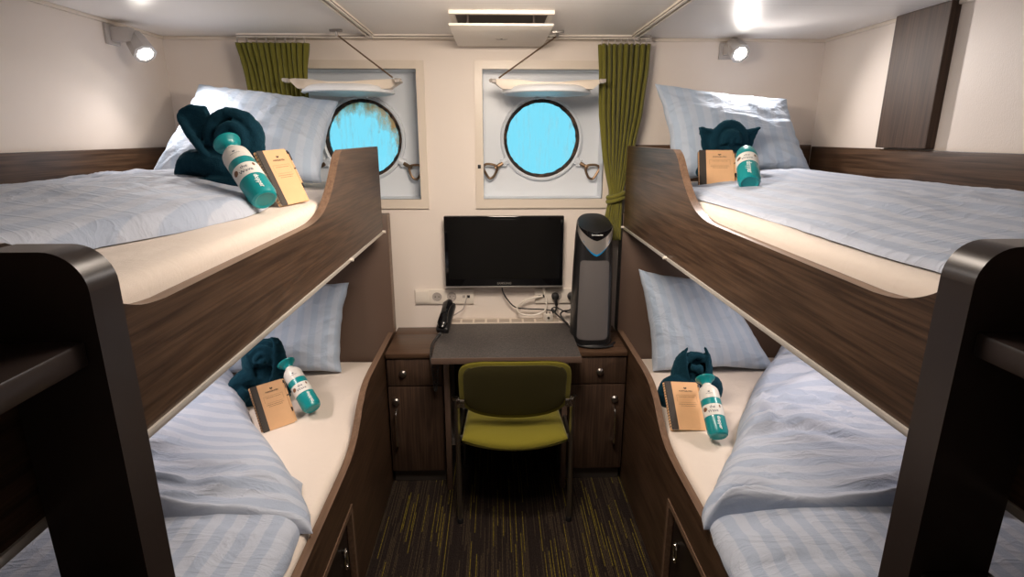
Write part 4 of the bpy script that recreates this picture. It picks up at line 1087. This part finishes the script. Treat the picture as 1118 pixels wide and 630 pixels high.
def curtain(xa, xb, rows, folds, label, seed, tie=None, ylev=2.70):
    """rows: (z, x-left, x-right, fold depth)"""
    t = thing('curtain', label, 'curtain', ((xa + xb) / 2, ylev, rows[-1][0]), 'olive green curtains')
    bm = bmn(); nu = folds * 16; nv = 70
    zs = [r[0] for r in rows][::-1]
    tl = [(r[0], r[1]) for r in rows][::-1]; tr = [(r[0], r[2]) for r in rows][::-1]; td = [(r[0], r[3]) for r in rows][::-1]
    def fn(sg):
        def g(u, v):
            z = rows[0][0] + (rows[-1][0] - rows[0][0]) * v
            a, b, dep = lin(tl, z), lin(tr, z), lin(td, z)
            uu = u + .016 * fbm(u * 7, z * 3, seed)
            ph = uu * folds * 2 * PI + .8 * fbm(u * 4, z * 2.5, seed + 4)
            x = a + (b - a) * uu + .006 * math.sin(ph * 2 + 1.3) * dep / .02
            sn = math.sin(ph); y = ylev + dep * 1.25 * math.copysign(abs(sn) ** .65, sn) * (.75 + .5 * fbm(u * folds, z * 2, seed + 7)) + .008 * fbm(u * 5, z * 7, seed + 11)
            return Vector((x, y + sg, z))
        return g
    uvf = lambda a, b: (a, b)
    A = grid_mesh(bm, nu, nv, fn(0), uvf)
    o = obj('curtain_panel', bm, 'curtain', t, smooth=180)
    so = o.modifiers.new('thickness', 'SOLIDIFY'); so.thickness = .0025
    n = 8
    for k in range(n):
        bm = bmn(); x = xa + .012 + (xb - xa - .024) * k / (n - 1)
        add_box(bm, x - .003, x + .003, ylev - .003, ylev + .003, rows[0][0] - .004, H - .012, bev=.001); obj('glider', bm, 'grey', t)
    if tie:
        z, x0_, x1_ = tie; bm = bmn()
        for dz in (-.010, .010):
            P = [Vector(((x0_ + x1_) / 2 + (x1_ - x0_) / 2 * math.cos(a), ylev + .028 * math.sin(a), z + dz + .012 * math.cos(a))) for a in [2 * PI * k / 24 for k in range(24)]]
            add_tube(bm, P, .011, 8, True)
        obj('tie_back', bm, 'curtain', t)
    return t
curtain(-1.145, -.828, [(2.052, -1.150, -.828, .020), (1.95, -1.125, -.838, .018), (1.80, -1.105, -.838, .020), (1.66, -1.10, -.845, .018)], 13, 'short bunched olive curtain hanging behind the upper left pillow', 3.0)
curtain(.468, .694, [(2.054, .466, .694, .020), (1.95, .474, .690, .019), (1.75, .484, .672, .020), (1.55, .512, .638, .020), (1.40, .548, .605, .016), (1.36, .548, .603, .016), (1.26, .530, .603, .016), (1.165, .514, .605, .016)], 9, 'long olive curtain tied back beside the right window', 8.0, tie=(1.372, .538, .614))

# wall-mounted bunk lamps
def bunk_lamp(plate, arm, head, direction, label, cone):
    d = Vector(direction).normalized(); head = Vector(head)
    t = thing('bunk_lamp', label, 'wall lamp', head, 'white adjustable bunk spotlights')
    bm = bmn(); add_box(bm, *plate, bev=.004); obj('wall_plate', bm, 'lampgrey', t)
    bm = bmn(); add_box(bm, *arm, bev=.004); obj('arm', bm, 'lampgrey', t)
    m = frame_at(head, d)
    bm = bmn(); add_lathe(bm, [(.012, -.098), (.032, -.096), (.040, -.060), (.044, -.012), (.044, .0), (.031, .001), (.029, -.004)], m @ Matrix.Rotation(PI / 8, 4, 'Z'), 8); obj('lamp_head', bm, 'lampgrey', t, smooth=20)
    bm = bmn(); add_lathe(bm, [(.027, -.003), (.027, .0015), (.01, .002)], m, 24); obj('lens', bm, 'glowlens', t)
    bm = bmn(); add_tube(bm, [head - d * .05 + Vector((0, 0, .022)), head - d * .05 - Vector((0, 0, .030))], .004, 8); obj('knuckle_screw', bm, 'screw', t)
    li = bpy.data.lights.new('spot', 'SPOT'); li.spot_size = math.radians(cone); li.spot_blend = 1.0; li.shadow_soft_size = .022
    lo = bpy.data.objects.new('spot_light', li); C.objects.link(lo); lo.parent = t
    lo.location = d * .012; lo.rotation_euler = d.to_track_quat('-Z', 'Y').to_euler()
    return li
s1 = bunk_lamp((XL, XL + .014, 2.375, 2.450, 2.000, 2.075), (XL + .014, XL + .088, 2.388, 2.430, 2.012, 2.064), (-1.378, 2.415, 1.968), (.575, -.37, -.73), 'white spotlight on the left wall over the upper left pillow', 154)
s2 = bunk_lamp((1.040, 1.105, YB - .014, YB, 2.000, 2.072), (1.055, 1.095, YB - .075, YB - .014, 2.015, 2.060), (1.100, 2.672, 2.012), (.10, -.84, -.53), 'glaring white spotlight on the back wall over the right pillow', 132)
s1.energy = 9; s1.color = (1, .91, .86)
s2.energy = 12.5; s2.color = (1, .91, .86)

# ceiling lamp over the aisle (above the top of the frame), an added flat fill lamp, and reading strips under the upper bunks (behind their boards)
t = thing('ceiling_lamp', 'wedge-shaped ceiling lamp above the aisle, turned towards the desk wall', 'ceiling lamp', (.04, 1.56, H))
LY0, LY1, LD = 1.50, 1.86, .100        # wedge housing: its lit face is turned towards the desk wall
bm = bmn(); add_prism(bm, [(LY0, H), (LY1, H), (LY1, H - .012), (LY0, H - LD)], lambda a, b, h: Vector((-.19 + h, a, b)), .46); obj('lamp_housing', bm, 'white', t, smooth=0)
nrm = Vector((0, LD - .012, -(LY1 - LY0))).normalized()
bm = bmn(); add_prism(bm, [(LY0 + .02, H - LD + .02 * (LD - .012) / (LY1 - LY0)), (LY1 - .02, H - .012 - .02 * (LD - .012) / (LY1 - LY0))] + [(LY1 - .02 + nrm.y * .004, H - .012 - .02 * (LD - .012) / (LY1 - LY0) + nrm.z * .004), (LY0 + .02 + nrm.y * .004, H - LD + .02 * (LD - .012) / (LY1 - LY0) + nrm.z * .004)], lambda a, b, h: Vector((-.17 + h, a, b)), .42)
obj('diffuser', bm, 'lampglow', t, smooth=0)
al = bpy.data.lights.new('ceiling_area', 'AREA'); al.shape = 'RECTANGLE'; al.size = .40; al.size_y = .32; al.energy = 12; al.color = (1, .85, .71)
ao = bpy.data.objects.new('ceiling_area_light', al); C.objects.link(ao); ao.parent = t
ao.location = Vector((.04, (LY0 + LY1) / 2, H - (LD + .012) / 2)) - Vector((.04, 1.56, H)) + nrm * .010
ao.rotation_euler = Vector((0, .62, -.78)).to_track_quat('-Z', 'Y').to_euler()
t = thing('ceiling_lamp', 'added flat square fill lamp over the aisle, out of view', 'ceiling lamp', (.04, 1.20, H))
bx('lamp_housing', (-.16, .24, 1.00, 1.40, H - .030, H), 'white', t)
bx('diffuser', (-.145, .225, 1.015, 1.385, H - .036, H - .029), 'lampglow', t)
a2 = bpy.data.lights.new('fill_area', 'AREA'); a2.shape = 'SQUARE'; a2.size = .36; a2.energy = 4.2; a2.color = (1, .87, .76)  # unseen lamp added to brighten the near beds
o3 = bpy.data.objects.new('fill_area_light', a2); C.objects.link(o3); o3.parent = t; o3.location = (0, 0, -.040)
for s in (-1, 1):
    X, wall, side = BX[s]
    t = thing('reading_lamp', 'slim reading lamp under the %s upper bunk, hidden by its board' % side, 'reading lamp', (X(.60), 1.95, 1.238), 'reading lamps under the upper bunks')
    bx('lamp_housing', (X(.60) - .03, X(.60) + .03, 1.80, 2.10, 1.216, 1.239), 'white', t, bev=.004)
    bx('lamp_diffuser', (X(.60) - .024, X(.60) + .024, 1.81, 2.09, 1.2135, 1.217), 'lampglow', t, bev=0)
    l2 = bpy.data.lights.new('reading_area', 'AREA'); l2.shape = 'RECTANGLE'; l2.size = .048; l2.size_y = .27; l2.energy = 1.8; l2.color = (1, .87, .82)
    o2 = bpy.data.objects.new('reading_area_light', l2); C.objects.link(o2); o2.parent = t; o2.location = (0, 0, -.028)

# ------------------------------------------------------------------ sky outside, camera, colour management
w = bpy.data.worlds.new('world'); sc.world = w; w.use_nodes = True
bg = w.node_tree.nodes['Background']; bg.inputs[0].default_value = (.225, .76, .95, 1); bg.inputs[1].default_value = .60
cam = bpy.data.cameras.new('camera'); cam.sensor_width = 36; cam.lens = 612 / 1118 * 36; cam.clip_start = .02
co = bpy.data.objects.new('camera', cam); C.objects.link(co)
co.location = (0, 0, 1.66); co.rotation_euler = (math.radians(90 - 15.3), 0, math.radians(-1.62))
sc.camera = co
sc.view_settings.view_transform = 'Standard'; sc.view_settings.look = 'None'; sc.view_settings.gamma = 1; sc.view_settings.use_curve_mapping = False
sc.view_settings.exposure = .88
